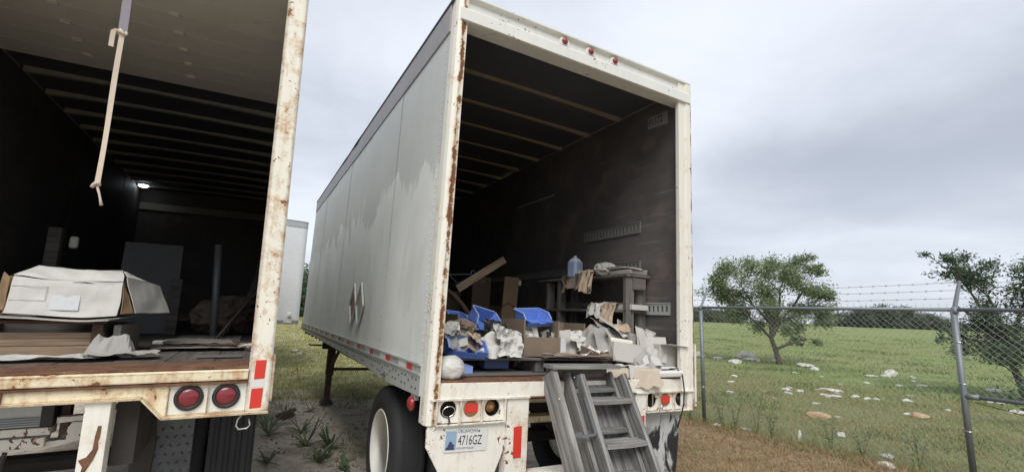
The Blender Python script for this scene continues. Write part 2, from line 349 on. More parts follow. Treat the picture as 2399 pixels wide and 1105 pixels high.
# ---------------------------------------------------------------- mesh helpers
class MB:
    def __init__(s): s.v = []; s.f = []
    def add(s, vs, fs):
        o = len(s.v); s.v.extend([tuple(p) for p in vs]); s.f.extend([tuple(i + o for i in q) for q in fs]); return s
    def box(s, x0, x1, y0, y1, z0, z1, mat=None):
        vs = [(x, y, z) for z in (z0, z1) for y in (y0, y1) for x in (x0, x1)]
        if mat is not None: vs = [mat @ Vector(p) for p in vs]
        return s.add(vs, [(0, 2, 3, 1), (4, 5, 7, 6), (0, 1, 5, 4), (2, 6, 7, 3), (0, 4, 6, 2), (1, 3, 7, 5)])
    def prism(s, poly, axis, lo, hi):
        """poly in the two other axes (order x,y,z without axis), extruded along axis"""
        n = len(poly)
        def P(a, b, c): return {'x': (c, a, b), 'y': (a, c, b), 'z': (a, b, c)}[axis]
        vs = [P(a, b, lo) for a, b in poly] + [P(a, b, hi) for a, b in poly]
        fs = [tuple(range(n))[::-1], tuple(range(n, 2 * n))] + [(i, (i + 1) % n, (i + 1) % n + n, i + n) for i in range(n)]
        return s.add(vs, fs)
    def tube(s, pts, r, n=8, cap=True, closed=False):
        pts = [Vector(p) for p in pts]; k = len(pts); rs = r if isinstance(r, (list, tuple)) else [r] * k
        vs = []; a = None
        for i, p in enumerate(pts):
            d = (pts[min(i + 1, k - 1)] - pts[max(i - 1, 0)])
            if closed: d = pts[(i + 1) % k] - pts[i - 1]
            if d.length < 1e-9: d = Vector((0, 0, 1))
            d.normalize()
            if a is None: a = d.orthogonal().normalized()
            else:
                a = a - d * a.dot(d)
                a = a.normalized() if a.length > 1e-6 else d.orthogonal().normalized()
            b = d.cross(a)
            for j in range(n):
                t = 2 * math.pi * j / n; vs.append(p + (a * math.cos(t) + b * math.sin(t)) * rs[i])
        fs = []
        for i in range(k if closed else k - 1):
            i2 = (i + 1) % k
            for j in range(n): fs.append((i * n + j, i * n + (j + 1) % n, i2 * n + (j + 1) % n, i2 * n + j))
        if cap and not closed: fs += [tuple(range(n))[::-1], tuple((k - 1) * n + j for j in range(n))]
        return s.add(vs, fs)
    def lathe(s, prof, axis='z', n=32, c=(0, 0, 0), closed=False):
        """prof: (radius, height) pairs"""
        vs = []; k = len(prof)
        for r, h in prof:
            for j in range(n):
                t = 2 * math.pi * j / n; a, b = r * math.cos(t), r * math.sin(t)
                p = {'z': (a, b, h), 'x': (h, a, b), 'y': (a, h, b)}[axis]; vs.append((p[0] + c[0], p[1] + c[1], p[2] + c[2]))
        fs = []
        for i in range(k if closed else k - 1):
            i2 = (i + 1) % k
            for j in range(n): fs.append((i * n + j, i * n + (j + 1) % n, i2 * n + (j + 1) % n, i2 * n + j))
        if not closed: fs += [tuple(range(n))[::-1], tuple((k - 1) * n + j for j in range(n))]
        return s.add(vs, fs)
    def holed(s, x0, x1, z0, z1, cx, cz, r, y0, y1, n=32):
        """plate in the XZ plane, thickness y0..y1, with one round hole"""
        ring = []; rect = []
        for j in range(n):
            t = 2 * math.pi * (j + .5) / n; c_, s_ = math.cos(t), math.sin(t)
            ring.append((cx + r * c_, cz + r * s_))
            k = min((x1 - cx) / c_ if c_ > 1e-9 else (x0 - cx) / c_ if c_ < -1e-9 else 1e9, (z1 - cz) / s_ if s_ > 1e-9 else (z0 - cz) / s_ if s_ < -1e-9 else 1e9)
            rect.append((cx + k * c_, cz + k * s_))
        # snap to the corners
        for X in (x0, x1):
            for Z in (z0, z1):
                i = min(range(n), key=lambda q: (rect[q][0] - X) ** 2 + (rect[q][1] - Z) ** 2); rect[i] = (X, Z)
        vs = [(a, y0, b) for a, b in rect] + [(a, y0, b) for a, b in ring] + [(a, y1, b) for a, b in ring] + [(a, y1, b) for a, b in rect]
        fs = []
        for j in range(n):
            k = (j + 1) % n
            fs += [(j, k, n + k, n + j), (n + j, n + k, 2 * n + k, 2 * n + j), (2 * n + j, 2 * n + k, 3 * n + k, 3 * n + j), (3 * n + j, 3 * n + k, k, j)]
        return s.add(vs, fs)
    def build(s, name, mat, parent=None, loc=None, mw=None, smooth=False, bevel=0, kind=None, label=None, fixn=True, solid=0):
        me = bpy.data.meshes.new(name); me.from_pydata(s.v, [], s.f)
        if fixn:
            b = bmesh.new(); b.from_mesh(me); bmesh.ops.recalc_face_normals(b, faces=b.faces); b.to_mesh(me); b.free()
        return link(name, me, mat, parent, loc, mw, smooth, bevel, kind, label, solid)
def link(name, me, mat, parent=None, loc=None, mw=None, smooth=False, bevel=0, kind=None, label=None, solid=0):
    if mat is not None: me.materials.append(M[mat] if isinstance(mat, str) else mat)
    if smooth:
        me.polygons.foreach_set('use_smooth', [True] * len(me.polygons))
    o = bpy.data.objects.new(name, me); COL.objects.link(o)
    if parent is not None: o.parent = parent
    if mw is not None: o.matrix_local = mw
    if loc is not None: o.location = loc
    if solid:
        q = o.modifiers.new('thick', 'SOLIDIFY'); q.thickness = solid; q.offset = 0
    if bevel:
        q = o.modifiers.new('bevel', 'BEVEL'); q.width = bevel; q.segments = 2; q.limit_method = 'ANGLE'; q.angle_limit = R(40)
    if kind: o['kind'] = kind
    if label: o['label'] = label
    return o
def thing(name, label, cat, mw=None, group=None):
    o = bpy.data.objects.new(name, None); COL.objects.link(o); o.empty_display_size = .2
    if mw is not None: o.matrix_world = mw
    return tag(o, label, cat, group)
def tag(o, label, cat, group=None):
    o['label'] = label; o['category'] = cat
    if group: o['group'] = group
    return o
def struct(o): o['kind'] = 'structure'; return o
def TR(x, y, z): return Matrix.Translation((x, y, z))
def RX(a): return Matrix.Rotation(R(a), 4, 'X')
def RY(a): return Matrix.Rotation(R(a), 4, 'Y')
def RZ(a): return Matrix.Rotation(R(a), 4, 'Z')
def aim(p0, p1, up=(0, 0, 1)):
    """matrix at the middle of p0..p1, X along it"""
    p0, p1 = Vector(p0), Vector(p1); x = (p1 - p0).normalized(); z = Vector(up); z = (z - x * z.dot(x)).normalized(); y = z.cross(x)
    m = Matrix((x, y, z)).transposed().to_4x4(); m.translation = (p0 + p1) / 2; return m
def plank(name, mat, parent, p0, p1, w_, t_, up=(0, 0, 1), bevel=.003, label=None, warp=0):
    L = (Vector(p1) - Vector(p0)).length
    b = MB()
    if not warp: b.box(-L / 2, L / 2, -w_ / 2, w_ / 2, -t_ / 2, t_ / 2)
    else:
        n = 8; vs = []; fs = []
        for i in range(n + 1):
            x = -L / 2 + L * i / n; dz = warp * math.sin(i / n * math.pi) + rnd.uniform(-.1, .1) * warp
            vs += [(x, -w_ / 2, -t_ / 2 + dz), (x, w_ / 2, -t_ / 2 + dz), (x, w_ / 2, t_ / 2 + dz), (x, -w_ / 2, t_ / 2 + dz)]
        for i in range(n):
            for j in range(4): fs.append((i * 4 + j, i * 4 + (j + 1) % 4, i * 4 + 4 + (j + 1) % 4, i * 4 + 4 + j))
        fs += [(3, 2, 1, 0), tuple(n * 4 + j for j in range(4))]; b.add(vs, fs)
    return b.build(name, mat, parent, mw=aim(p0, p1, up), bevel=bevel, label=label)
def copy_tree(o, parent=None):
    c = o.copy(); COL.objects.link(c); c.parent = parent
    for ch in o.children: copy_tree(ch, c)
    return c
_txt = {}
def text(name, s, mat, parent, mw, h, depth=.001, squeeze=1.0, align='LEFT'):
    """flat lettering turned into a mesh (X to the right, Y up in its own plane)"""
    cu = bpy.data.curves.new(name, 'FONT'); cu.body = s; cu.size = h; cu.extrude = depth; cu.align_x = align
    o = bpy.data.objects.new(name, cu); COL.objects.link(o)
    dg = bpy.context.evaluated_depsgraph_get(); me = bpy.data.meshes.new_from_object(o.evaluated_get(dg)); me.name = name
    bpy.data.objects.remove(o); me.transform(Matrix.Diagonal((squeeze, 1, 1, 1)))
    me.materials.clear()
    return link(name, me, mat, parent, mw=mw)
def fbm(p, oct=4):
    a = 1; s_ = 0; q = Vector(p)
    for _ in range(oct): s_ += a * mnoise.noise(q); q = q * 2.03 + Vector((3.1, 1.7, 5.3)); a *= .55
    return s_
def crumple(name, mat, w_, h_, seed, amp=.06, n=14, parent=None, mw=None, fold=None, freq=5, ragged=.12):
    """a crumpled sheet in the XY plane, creased by ridged noise"""
    sv = Vector((seed * 7.3, seed * 3.1, seed * 1.9)); vs = []; fs = []
    for j in range(n + 1):
        for i in range(n + 1):
            u, v = i / n - .5, j / n - .5
            k = 1 + ragged * mnoise.noise(Vector((u * 3, v * 3, seed)) * 1.7) * (1 if max(abs(u), abs(v)) > .4 else .4)
            x, y = u * w_ * k, v * h_ * k
            q = Vector((u * w_ * freq, v * h_ * freq, 0)) + sv
            z = amp * (1 - 2.2 * abs(mnoise.noise(q))) + amp * .5 * (1 - 2 * abs(mnoise.noise(q * 2.3 + Vector((1, 2, 3)))))
            p = Vector((x + amp * .5 * mnoise.noise(q * 1.4 + Vector((9, 9, 9))), y + amp * .5 * mnoise.noise(q * 1.4 + Vector((5, 1, 7))), z))
            if fold: p = Vector(fold(p, u, v))
            vs.append(p)
    for j in range(n):
        for i in range(n):
            a = j * (n + 1) + i; b_, c, d = a + 1, a + n + 2, a + n + 1
            fs += [(a, b_, c), (a, c, d)] if (i + j) % 2 else [(a, b_, d), (b_, c, d)]
    b = MB(); b.add(vs, fs); return b.build(name, mat, parent, mw=mw, fixn=False, solid=.002)
def wad(name, mat, r, seed, sq=(1, 1, .7), parent=None, mw=None, freq=2.2, amp=.5, sub=4, smooth=False):
    """a crushed ball or bundle with sharp creases"""
    b = bmesh.new(); bmesh.ops.create_icosphere(b, subdivisions=sub, radius=1)
    sv = Vector((seed * 5.7, seed * 2.3, seed * 9.1))
    for v in b.verts:
        q = v.co * freq + sv
        d = 1 + amp * (.55 - 1.5 * abs(mnoise.noise(q))) + amp * .35 * (.5 - abs(mnoise.noise(q * 2.7)))
        v.co = Vector((v.co.x * sq[0], v.co.y * sq[1], v.co.z * sq[2])) * d * r
    zmin = min(v.co.z for v in b.verts)
    for v in b.verts: v.co.z = max(v.co.z, zmin * .72) - zmin * .72
    me = bpy.data.meshes.new(name); b.to_mesh(me); b.free(); return link(name, me, mat, parent, mw=mw, smooth=smooth)
def heap(name, mat, w_, d_, h, seed, n=24, folds=6, amp=.34, mw=None, flat=1.0, smooth=False):
    """paper or film thrown in a heap: a dome broken by sharp folds running in a few directions"""
    rr = random.Random(seed); fl = [(rr.uniform(0, 6.28), rr.uniform(1.2, 3.6), rr.uniform(0, 6.28), rr.uniform(.4, 1)) for _ in range(folds)]
    vs = []; fs = []; sv = Vector((seed * 1.7, seed * .9, 0))
    for j in range(n + 1):
        for i in range(n + 1):
            u, v = i / n * 2 - 1, j / n * 2 - 1; rad = .45 * max(abs(u), abs(v)) + .55 * math.hypot(u, v) / 1.2
            rg = 1 + .28 * mnoise.noise(Vector((u * 1.6, v * 1.6, 0)) + sv)
            wx = mnoise.noise(Vector((u * 1.4, v * 1.4, 4)) + sv) * 1.1; z = 0
            for a, f_, ph, k in fl:
                q = (u * math.cos(a) + v * math.sin(a)) * f_ + ph + wx; z += k * (1 - abs(math.sin(q))) ** 1.6
            dome = max(0, 1 - (rad * 1.02) ** 2.4) ** .7
            zz = h * (dome * (1 - amp * .5) + amp * (z / folds * 2.2 - .45) * (.25 + .75 * dome))
            jx = mnoise.noise(Vector((u * 3, v * 3, 9)) + sv) * .10; jy = mnoise.noise(Vector((u * 3, v * 3, 19)) + sv) * .10
            vs.append(((u * rg + jx) * w_ / 2, (v * rg + jy) * d_ / 2, max(zz, .002)))
    for j in range(n):
        for i in range(n):
            a = j * (n + 1) + i; b_, c, d = a + 1, a + n + 2, a + n + 1
            fs += [(a, b_, c), (a, c, d)] if (i + j) % 2 else [(a, b_, d), (b_, c, d)]
    mb = MB(); mb.add(vs, fs); return mb.build(name, mat, None, mw=mw, fixn=False, solid=.002, smooth=smooth)
def foldcard(name, mat, w_, h_, seed, mw=None, bend=.35, curl=.10, n=10):
    """a stiff sheet with one or two straight folds and slightly curled, uneven edges"""
    rr = random.Random(seed); a1, o1, k1 = rr.uniform(0, 3.14), rr.uniform(-.15, .15), bend * rr.choice((-1, 1)); a2, o2, k2 = rr.uniform(0, 3.14), rr.uniform(-.25, .25), bend * rr.uniform(-.8, .8)
    sk = rr.uniform(-.12, .12); tp = rr.uniform(-.15, .15); vs = []; fs = []
    for j in range(n + 1):
        for i in range(n + 1):
            u, v = i / n - .5, j / n - .5; x, y = (u * (1 + tp * v) + sk * v) * w_, (v + .04 * mnoise.noise(Vector((u * 5, seed, 0)))) * h_
            d1 = u * math.cos(a1) + v * math.sin(a1) - o1; d2 = u * math.cos(a2) + v * math.sin(a2) - o2
            z = max(w_, h_) * (k1 * max(0, d1) + k2 * max(0, d2) + curl * (u * u - v * v) * 1.2 + .03 * mnoise.noise(Vector((u * 3 + seed, v * 3, 2))))
            vs.append((x, y, z))
    for j in range(n):
        for i in range(n): a = j * (n + 1) + i; fs.append((a, a + 1, a + n + 2, a + n + 1))
    mb = MB(); mb.add(vs, fs); return mb.build(name, mat, None, mw=mw, fixn=False, solid=.003)
def npmesh(name, verts, faces, mat, kind=None, k=3):
    me = bpy.data.meshes.new(name); nf = len(faces)
    me.vertices.add(len(verts)); me.vertices.foreach_set('co', np.asarray(verts, np.float32).ravel())
    me.loops.add(nf * k); me.loops.foreach_set('vertex_index', np.asarray(faces, np.int32).ravel())
    me.polygons.add(nf); me.polygons.foreach_set('loop_start', np.arange(nf, dtype=np.int32) * k)
    me.update(calc_edges=True); me.validate()
    return link(name, me, mat, kind=kind)
def blades(P_, H_, W_, lean, curl=.5):
    """P_ (n,3) roots -> triangle blades bending over"""
    n = len(P_); az = nrs.uniform(0, 2 * np.pi, n); ld = nrs.uniform(0, 2 * np.pi, n)
    side = np.stack([np.cos(az), np.sin(az), np.zeros(n)], 1) * (W_ / 2)[:, None]
    ln = np.stack([np.cos(ld), np.sin(ld), np.zeros(n)], 1) * (H_ * lean)[:, None]
    up = np.zeros((n, 3)); up[:, 2] = H_
    mid = P_ + up * .6 + ln * (1 - curl) * .6; tip = P_ + up * np.maximum(.1, (1 - .35 * lean))[:, None] + ln
    V = np.stack([P_ - side, P_ + side, mid - side * .8, mid + side * .8, tip], 1).reshape(-1, 3)
    b = (np.arange(n) * 5)[:, None]
    F = np.concatenate([b + np.array([[0, 1, 3]]), b + np.array([[0, 3, 2]]), b + np.array([[2, 3, 4]])], 0)
    return V, F
def leaves(C_, size, flat=.35):
    """C_ (n,3) leaf centres -> rhombic leaves, each two triangles with a fold"""
    n = len(C_); a = nrs.normal(size=(n, 3)); a[:, 2] *= .6; a /= np.linalg.norm(a, axis=1)[:, None]
    u = nrs.normal(size=(n, 3)); u[:, 2] = np.abs(u[:, 2]) + flat * 2; b = np.cross(a, u); b /= np.linalg.norm(b, axis=1)[:, None] + 1e-9
    nn = np.cross(a, b); s = size * nrs.uniform(.65, 1.35, n)
    a = a * s[:, None]; b = b * (s * .42)[:, None]; nn = nn * (s * .12)[:, None]
    V = np.stack([C_ - a * .5, C_ + b * .5 + nn, C_ + a * .5, C_ - b * .5 + nn], 1).reshape(-1, 3)
    k = (np.arange(n) * 4)[:, None]
    return V, np.concatenate([k + np.array([[0, 1, 2]]), k + np.array([[0, 2, 3]])], 0)

# ---------------------------------------------------------------- frames of the two trailers (metres)
FB = TR(-.49514, 3.09908, 1.20658) @ Matrix.Rotation(.50055, 4, 'Z') @ Matrix.Rotation(.02204, 4, 'Y') @ Matrix.Rotation(.00119, 4, 'X')
FA = TR(-1.3716, 2.8759, 0) @ Matrix.Rotation(.4904, 4, 'Z') @ Matrix.Rotation(-.011, 4, 'Y')
FP1 = Vector((3.287, 8.178, 0)); FDIR = Vector((.536, -.844, 0)).normalized(); FN = Vector((.844, .536, 0)).normalized()

# ---------------------------------------------------------------- ground
def ground_z(x, y):
    d = math.hypot(x, y)
    z = .035 * mnoise.noise(Vector((x * .5, y * .5, 0))) + .02 * mnoise.noise(Vector((x * 1.7, y * 1.7, 3)))
    z += min(1, max(0, (d - 14) / 30)) * .25 * mnoise.noise(Vector((x * .07, y * .07, 8)))
    z += 1.2 * min(1, max(0, (d - 16) / 74))          # the land rises gently towards the field's edge
    return z - .02
def build_ground():
    """one sheet, fine near the camera and coarser towards the horizon"""
    radii = [0] + list(np.arange(.5, 14, .22)) + [14 * 1.07 ** k for k in range(0, 76)]
    NA = 220; vs = [(0, 0, ground_z(0, 0))]; fs = []
    for r_ in radii[1:]:
        for j in range(NA):
            a = 2 * math.pi * j / NA; x, y = r_ * math.sin(a), r_ * math.cos(a)
            z = ground_z(x, y) if r_ < 200 else 1.2 - min(1, (r_ - 200) / 600) * .6
            vs.append((x, y, z))
    for j in range(NA): fs.append((0, 1 + (j + 1) % NA, 1 + j))
    for i in range(len(radii) - 2):
        a0, b0 = 1 + i * NA, 1 + (i + 1) * NA
        for j in range(NA): k = (j + 1) % NA; fs.append((a0 + j, a0 + k, b0 + k, b0 + j))
    b = MB(); b.add(vs, fs); return b
m, t, b = newmat('field_and_yard_ground'); gp = t.pos(); gx, gy, gz = t.sep(gp)
n_big = t.noise(gp, .22, 5, .6); n_mid = t.noise(gp, 1.1, 6, .62); n_f = t.noise(gp, 9, 6, .65); n_ff = t.noise(gp, 45, 4, .7)
sd_ = t.add(t.add(t.mul(t.sub(gx, FP1.x), FN.x), t.mul(t.sub(gy, FP1.y), FN.y)), t.mul(t.sub(n_mid, .5), .7))   # metres beyond the fence
green = t.mix(t.step(n_mid, .3, .7), (.15, .20, .068), (.245, .295, .11))
green = t.mix(t.step(n_big, .42, .62, 0, .7), green, (.235, .24, .11))
olive = t.mix(n_f, (.13, .148, .072), (.225, .245, .125))
fieldc = t.mix(t.mul(t.step(sd_, 10.5, 3.0), t.step(n_mid, .30, .60, .55, .98)), green, olive)
fieldc = t.mix(t.mul(t.step(n_f, .58, .75), .5), fieldc, (.075, .095, .04))
fieldc = t.mix(t.mul(t.step(t.noise(gp, .55, 5, .65), .55, .70), .6), fieldc, (.22, .195, .115))
dry = t.mix(t.step(n_f, .3, .7), (.155, .105, .062), (.33, .24, .145)); dry = t.mix(t.step(n_mid, .55, .72, 0, .75), dry, (.12, .14, .055))
sand = t.mix(t.step(n_f, .3, .72), (.42, .365, .295), (.60, .535, .445)); sand = t.mix(t.mul(t.step(n_mid, .48, .68), .7), sand, (.18, .14, .108))
sand = t.mix(t.mul(t.step(n_ff, .56, .72), .5), sand, (.10, .08, .06))
ygr = t.mix(t.step(n_mid, .3, .7), (.26, .245, .11), (.37, .345, .175)); ygr = t.mix(t.step(n_f, .5, .7, 0, .5), ygr, (.14, .15, .06))
lft = t.step(t.add(gx, t.mul(t.sub(n_mid, .5), 1.2)), 1.3, .4)          # left of the open trailer: sand
far_ = t.step(t.add(gy, t.mul(t.sub(n_mid, .5), 4.0)), 8.2, 10.6)
yard = t.mix(lft, dry, t.mix(far_, sand, ygr))
col_ = t.mix(t.step(sd_, -.15, .25), yard, fieldc)
weedline = t.mul(t.step(t.math('ABSOLUTE', t.add(sd_, .1)), .40, .12), t.step(n_f, .35, .6))
col_ = t.mix(t.mul(weedline, .8), col_, (.065, .05, .036))
fin_mat(t, b, col_, .95, t.bump(t.add(t.add(n_f, t.mul(n_mid, .8)), t.mul(n_ff, .4)), .6, .05), spec=.15)
M['ground'] = m
struct(build_ground().build('ground', 'ground', smooth=True, fixn=False))

# ================================================================ white box trailer with the steps (B)
BW, BL, BZT = 2.44, 8.22, 2.755
EB = thing('box_trailer', 'weathered grey-white box trailer with open rear full of boxes and blue bins', 'trailer', FB @ TR(0, 0, -1.2))
def bp(mb, name, mat, parent=None, **kw):
    return mb.build(name, mat, parent or EB, **(dict(loc=(0, 0, 1.2)) if parent is None else {}), **kw)
# left wall: lapped sheets
seams = [.14, 1.36, 2.66, 3.95, 5.2, 6.4, 7.35, 8.20]
for i in range(7):
    k = .003 * (i % 2); mb = MB(); n = 6; vs = []; fs = []
    y0, y1 = seams[i], seams[i + 1] + .02
    for jz in range(11):
        for jy in range(n + 1):
            z = .088 + (2.515 - .088) * jz / 10; y = y0 + (y1 - y0) * jy / n
            e = 0 if jy in (0, n) or jz in (0, 10) else .006 * mnoise.noise(Vector((y * 1.3, z * 1.3, 4)))
            vs.append((-k + e, y, z))
    for jz in range(10):
        for jy in range(n): a = jz * (n + 1) + jy; fs.append((a, a + n + 1, a + n + 2, a + 1))
    mb.add(vs, fs); mb.box(.012, .03, y0, y1 - .021, .09, 2.51)
    bp(mb, 'side_panel', 'side', smooth=False, fixn=False)
mb = MB()
for y in seams[1:-1] + [.17]:
    for q in range(48):
        z = .14 + q * .0495
        mb.lathe([(.006, 0), (.004, -.004)], 'x', 6, (-.004 if y > .2 else -.001, y + .012, z))
bp(mb, 'seam_rivets', 'rivet_l', kind='stuff')
mb = MB(); mb.box(2.405, 2.44, .14, BL, .09, 2.52); bp(mb, 'side_panel', 'side')
# top rail: slightly battered along its upper edge
def toprail(x0, x1, name):
    mb = MB(); ys = [.0 + BL * i / 40 for i in range(41)]; vs = []; fs = []
    for y in ys:
        y = max(y, .135)
        d = -.035 * math.exp(-((y - 3.75) / .22) ** 2) - .02 * math.exp(-((y - 4.6) / .3) ** 2) + .006 * mnoise.noise(Vector((y * 2, 0, 1)))
        vs += [(x0, y, 2.505), (x1, y, 2.505), (x1, y, 2.735 + d), (x0, y, 2.735 + d)]
    for i in range(40):
        for j in range(4): fs.append((i * 4 + j, i * 4 + (j + 1) % 4, i * 4 + 4 + (j + 1) % 4, i * 4 + 4 + j))
    fs += [(0, 1, 2, 3), (163, 162, 161, 160)]; mb.add(vs, fs); return bp(mb, name, 'rail_grey', bevel=.004)
toprail(-.012, .05, 'top_rail'); toprail(2.39, 2.452, 'top_rail')
mb = MB(); vs = []; fs = []
for i in range(61):
    y = .05 + (BL - .05) * i / 60; d = .02 * mnoise.noise(Vector((y * 1.5, 3, 1))) * (1 if 3.2 < y < 5.2 else .25)
    for x, z in ((-.02, 2.742 + d), (.03, 2.756), (1.22, 2.80), (2.41, 2.756), (2.46, 2.742)): vs.append((x, y, z))
for i in range(60):
    for j in range(4): a = i * 5 + j; fs.append((a, a + 1, a + 6, a + 5))
mb.add(vs, fs); bp(mb, 'roof', 'roofskin', fixn=False, solid=.012)
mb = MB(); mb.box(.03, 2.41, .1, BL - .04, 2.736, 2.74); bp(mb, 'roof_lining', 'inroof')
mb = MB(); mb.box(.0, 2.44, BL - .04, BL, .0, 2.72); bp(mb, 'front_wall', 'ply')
# bottom rail (deeper near the wheel, small arc notch)
arc = [(1.10 + .10 * math.cos(a), -.135 + .055 * math.sin(a)) for a in [math.pi * k / 8 for k in range(9)]]
poly = [(.14, .088), (.14, -.115), (.5, -.125), (.92, -.135)] + [(y, z) for y, z in arc[::-1]] + [(1.26, -.125), (1.9, -.10), (BL, -.05), (BL, .088)]
mb = MB(); mb.prism(poly, 'x', -.012, .02); bp(mb, 'bottom_rail', 'alu', bevel=.003)
mb = MB(); mb.prism([(y, z) for y, z in poly], 'x', 2.42, 2.452); bp(mb, 'bottom_rail', 'alu')
mb = MB(); mb.box(-.022, -.012, .14, BL, .016, .028); bp(mb, 'rail_lip', 'alu'); mb = MB(); mb.box(-.026, -.012, .14, BL, .080, .094); bp(mb, 'rail_lip', 'alu')
mb = MB()
for q in range(96):
    y = .22 + q * .083
    for z in ((-.015, -.06) if q % 5 < 2 else (-.015,)) if y > 1.3 else ((-.015, -.075) if q % 3 < 2 else (-.04,)):
        mb.lathe([(.0095, -.0125), (.007, -.0175)], 'x', 8, (0, y, z + .004 * mnoise.noise(Vector((y * 9, z * 30, 0)))))
bp(mb, 'rail_rivets', 'rivet', kind='stuff')
for q in range(13):                       # conspicuity tape, red and white in turn
    y = .33 + q * .59
    mb = MB(); mb.box(-.0145, -.0125, y, y + .12, .031, .077); bp(mb, 'reflective_tape', 'tape_r' if q < 5 else 'tape_ro')
    mb = MB(); mb.box(-.0142, -.0125, y + .16, y + .34, .031, .077); bp(mb, 'reflective_tape', 'tape_w')
# rear frame: posts, header, sill
mb = MB(); mb.prism([(0, .14), (-.004, .05), (.006, .014), (.034, .0), (.048, .0), (.05, .012), (.083, .012), (.083, .14)], 'z', -.274, BZT + .015); bp(mb, 'rear_post', 'b_post', bevel=.003)
mb = MB(); mb.prism([(2.44, .14), (2.446, .03), (2.43, .0), (2.365, .0), (2.36, .012), (2.278, .012), (2.278, .05), (2.37, .05), (2.37, .14)], 'z', -.274, BZT + .01); bp(mb, 'rear_post', rusty('white_right_post_paint', (.73, .715, .635), .66, .010, .9, .6, bands=(('x', 2.43, .02, .8),), flake=.55), bevel=.003)
mb = MB(); mb.box(2.442, 2.462, .0, .1, -.25, .28); bp(mb, 'rub_plate', 'b_paint', bevel=.003)
mb = MB(); mb.prism([(.004, 2.54), (-.012, 2.545), (-.012, 2.635), (.004, 2.65), (.03, 2.655), (.03, 2.735), (-.004, 2.745), (-.004, 2.765), (.14, 2.765), (.14, 2.54)], 'x', .02, 2.42); 
bp(mb, 'rear_header', 'b_head', bevel=.003)
for x, z in ((.945, 2.697), (1.217, 2.697), (1.486, 2.697)):
    mb = MB(); mb.prism([(x - .05, 2.662), (x + .05, 2.662), (x + .05, 2.70), (x + .03, 2.733), (x - .03, 2.733), (x - .05, 2.70)], 'y', .012, .03); base_ = bp(mb, 'marker_lamp', 'b_head', bevel=.003)
    mb = MB(); mb.lathe([(.026, .012), (.026, -.002), (.018, -.009), (.004, -.012)], 'y', 20, (x, 0, z)); bp(mb, 'red_lens', 'lens_b', parent=base_, smooth=True)
mb = MB(); mb.prism([(.012, .0), (.0, -.008), (.0, -.112), (.02, -.112), (.02, -.02), (.3, -.02), (.3, .0)], 'x', .083, 2.278)
mb2 = MB(); mb2.box(.083, 2.278, .0, .022, -.118, -.014); bp(mb2, 'sill_beam', 'b_paint', bevel=.004)
mb = MB(); mb.box(.083, 2.36, .016, .30, -.02, .0); bp(mb, 'sill_plate', 'rust', bevel=.003)
mb = MB(); mb.box(.02, .75, -.014, .05, -.122, -.112); bp(mb, 'sill_flange', 'b_light'); mb = MB(); mb.box(.75, 1.75, -.006, .05, -.122, -.112); bp(mb, 'sill_flange', 'rust'); mb = MB(); mb.box(1.75, 2.43, -.014, .05, -.122, -.112); bp(mb, 'sill_flange', 'b_light')
# lamp boxes
def lampbox(x0, xs, x1, zc, kinds):
    edges = [x0] + [(xs[i] + xs[i + 1]) / 2 for i in range(len(xs) - 1)] + [x1]
    for i, x in enumerate(xs):
        mb = MB(); mb.holed(edges[i] + .004, edges[i + 1] - .004, -.262, -.1225, x, zc, .055 if kinds[i] != 'tape' else .052, .012, .02); pl = bp(mb, 'lamp_panel', 'b_light')
        mb = MB(); mb.box(edges[i] + .01, edges[i + 1] - .01, .07, .075, -.25, -.125); mb.box(edges[i] + .01, edges[i + 1] - .01, .02, .075, -.255, -.25); bp(mb, 'lamp_recess', 'void', parent=pl)
        if kinds[i] == 'tape':
            mb = MB(); mb.lathe([(.053, .018), (.05, .012), (.02, .008)], 'y', 24, (x, 0, zc)); bp(mb, 'amber_lens', 'amber', parent=pl, smooth=True)
            mb = MB(); mb.box(x - .045, x + .047, .003, .0055, zc - .022, zc + .032); bp(mb, 'reflective_tape', 'tape_r', parent=pl)
        if kinds[i] == 'ring':
            mb = MB(); mb.tube([(x + .042 * math.cos(a), .004 - .01 * math.sin(a), zc - .012 + .034 * math.sin(a)) for a in [2 * math.pi * k / 20 for k in range(20)]], .003, 6, closed=True); bp(mb, 'bulb_ring', 'chrome', parent=pl)
            mb = MB(); mb.tube([(x, .0, zc - .04), (x + .006, -.008, zc - .075), (x - .002, -.004, zc - .09)], .006, 6); bp(mb, 'loose_wire', 'steel_dark', parent=pl)
        if kinds[i] == 'bulb': mb = MB(); mb.lathe([(.045, .05), (.03, .04), (.016, .03), (.012, .018)], 'y', 16, (x, 0, zc)); bp(mb, 'bulb_socket', 'amber', parent=pl, smooth=True)
        if kinds[i] == 'cone': mb = MB(); mb.lathe([(.05, .02), (.04, .03), (.02, .055), (.006, .03)], 'y', 20, (x, 0, zc)); bp(mb, 'lamp_bowl', 'black', parent=pl, smooth=True)
    for e in edges: mb = MB(); mb.box(e - .0035, e + .0035, -.012, .02, -.268, -.1225); bp(mb, 'lamp_divider', 'b_light')
    mb = MB(); mb.box(x0 - .003, x1 + .003, -.013, .03, -.274, -.2685); bp(mb, 'lamp_box_lip', 'b_light')
lampbox(.065, (.15, .309, .467), .56, -.178, ('ring', 'tape', 'bulb'))
lampbox(1.865, (1.93, 2.09, 2.268), 2.40, -.182, ('empty', 'tape', 'cone'))
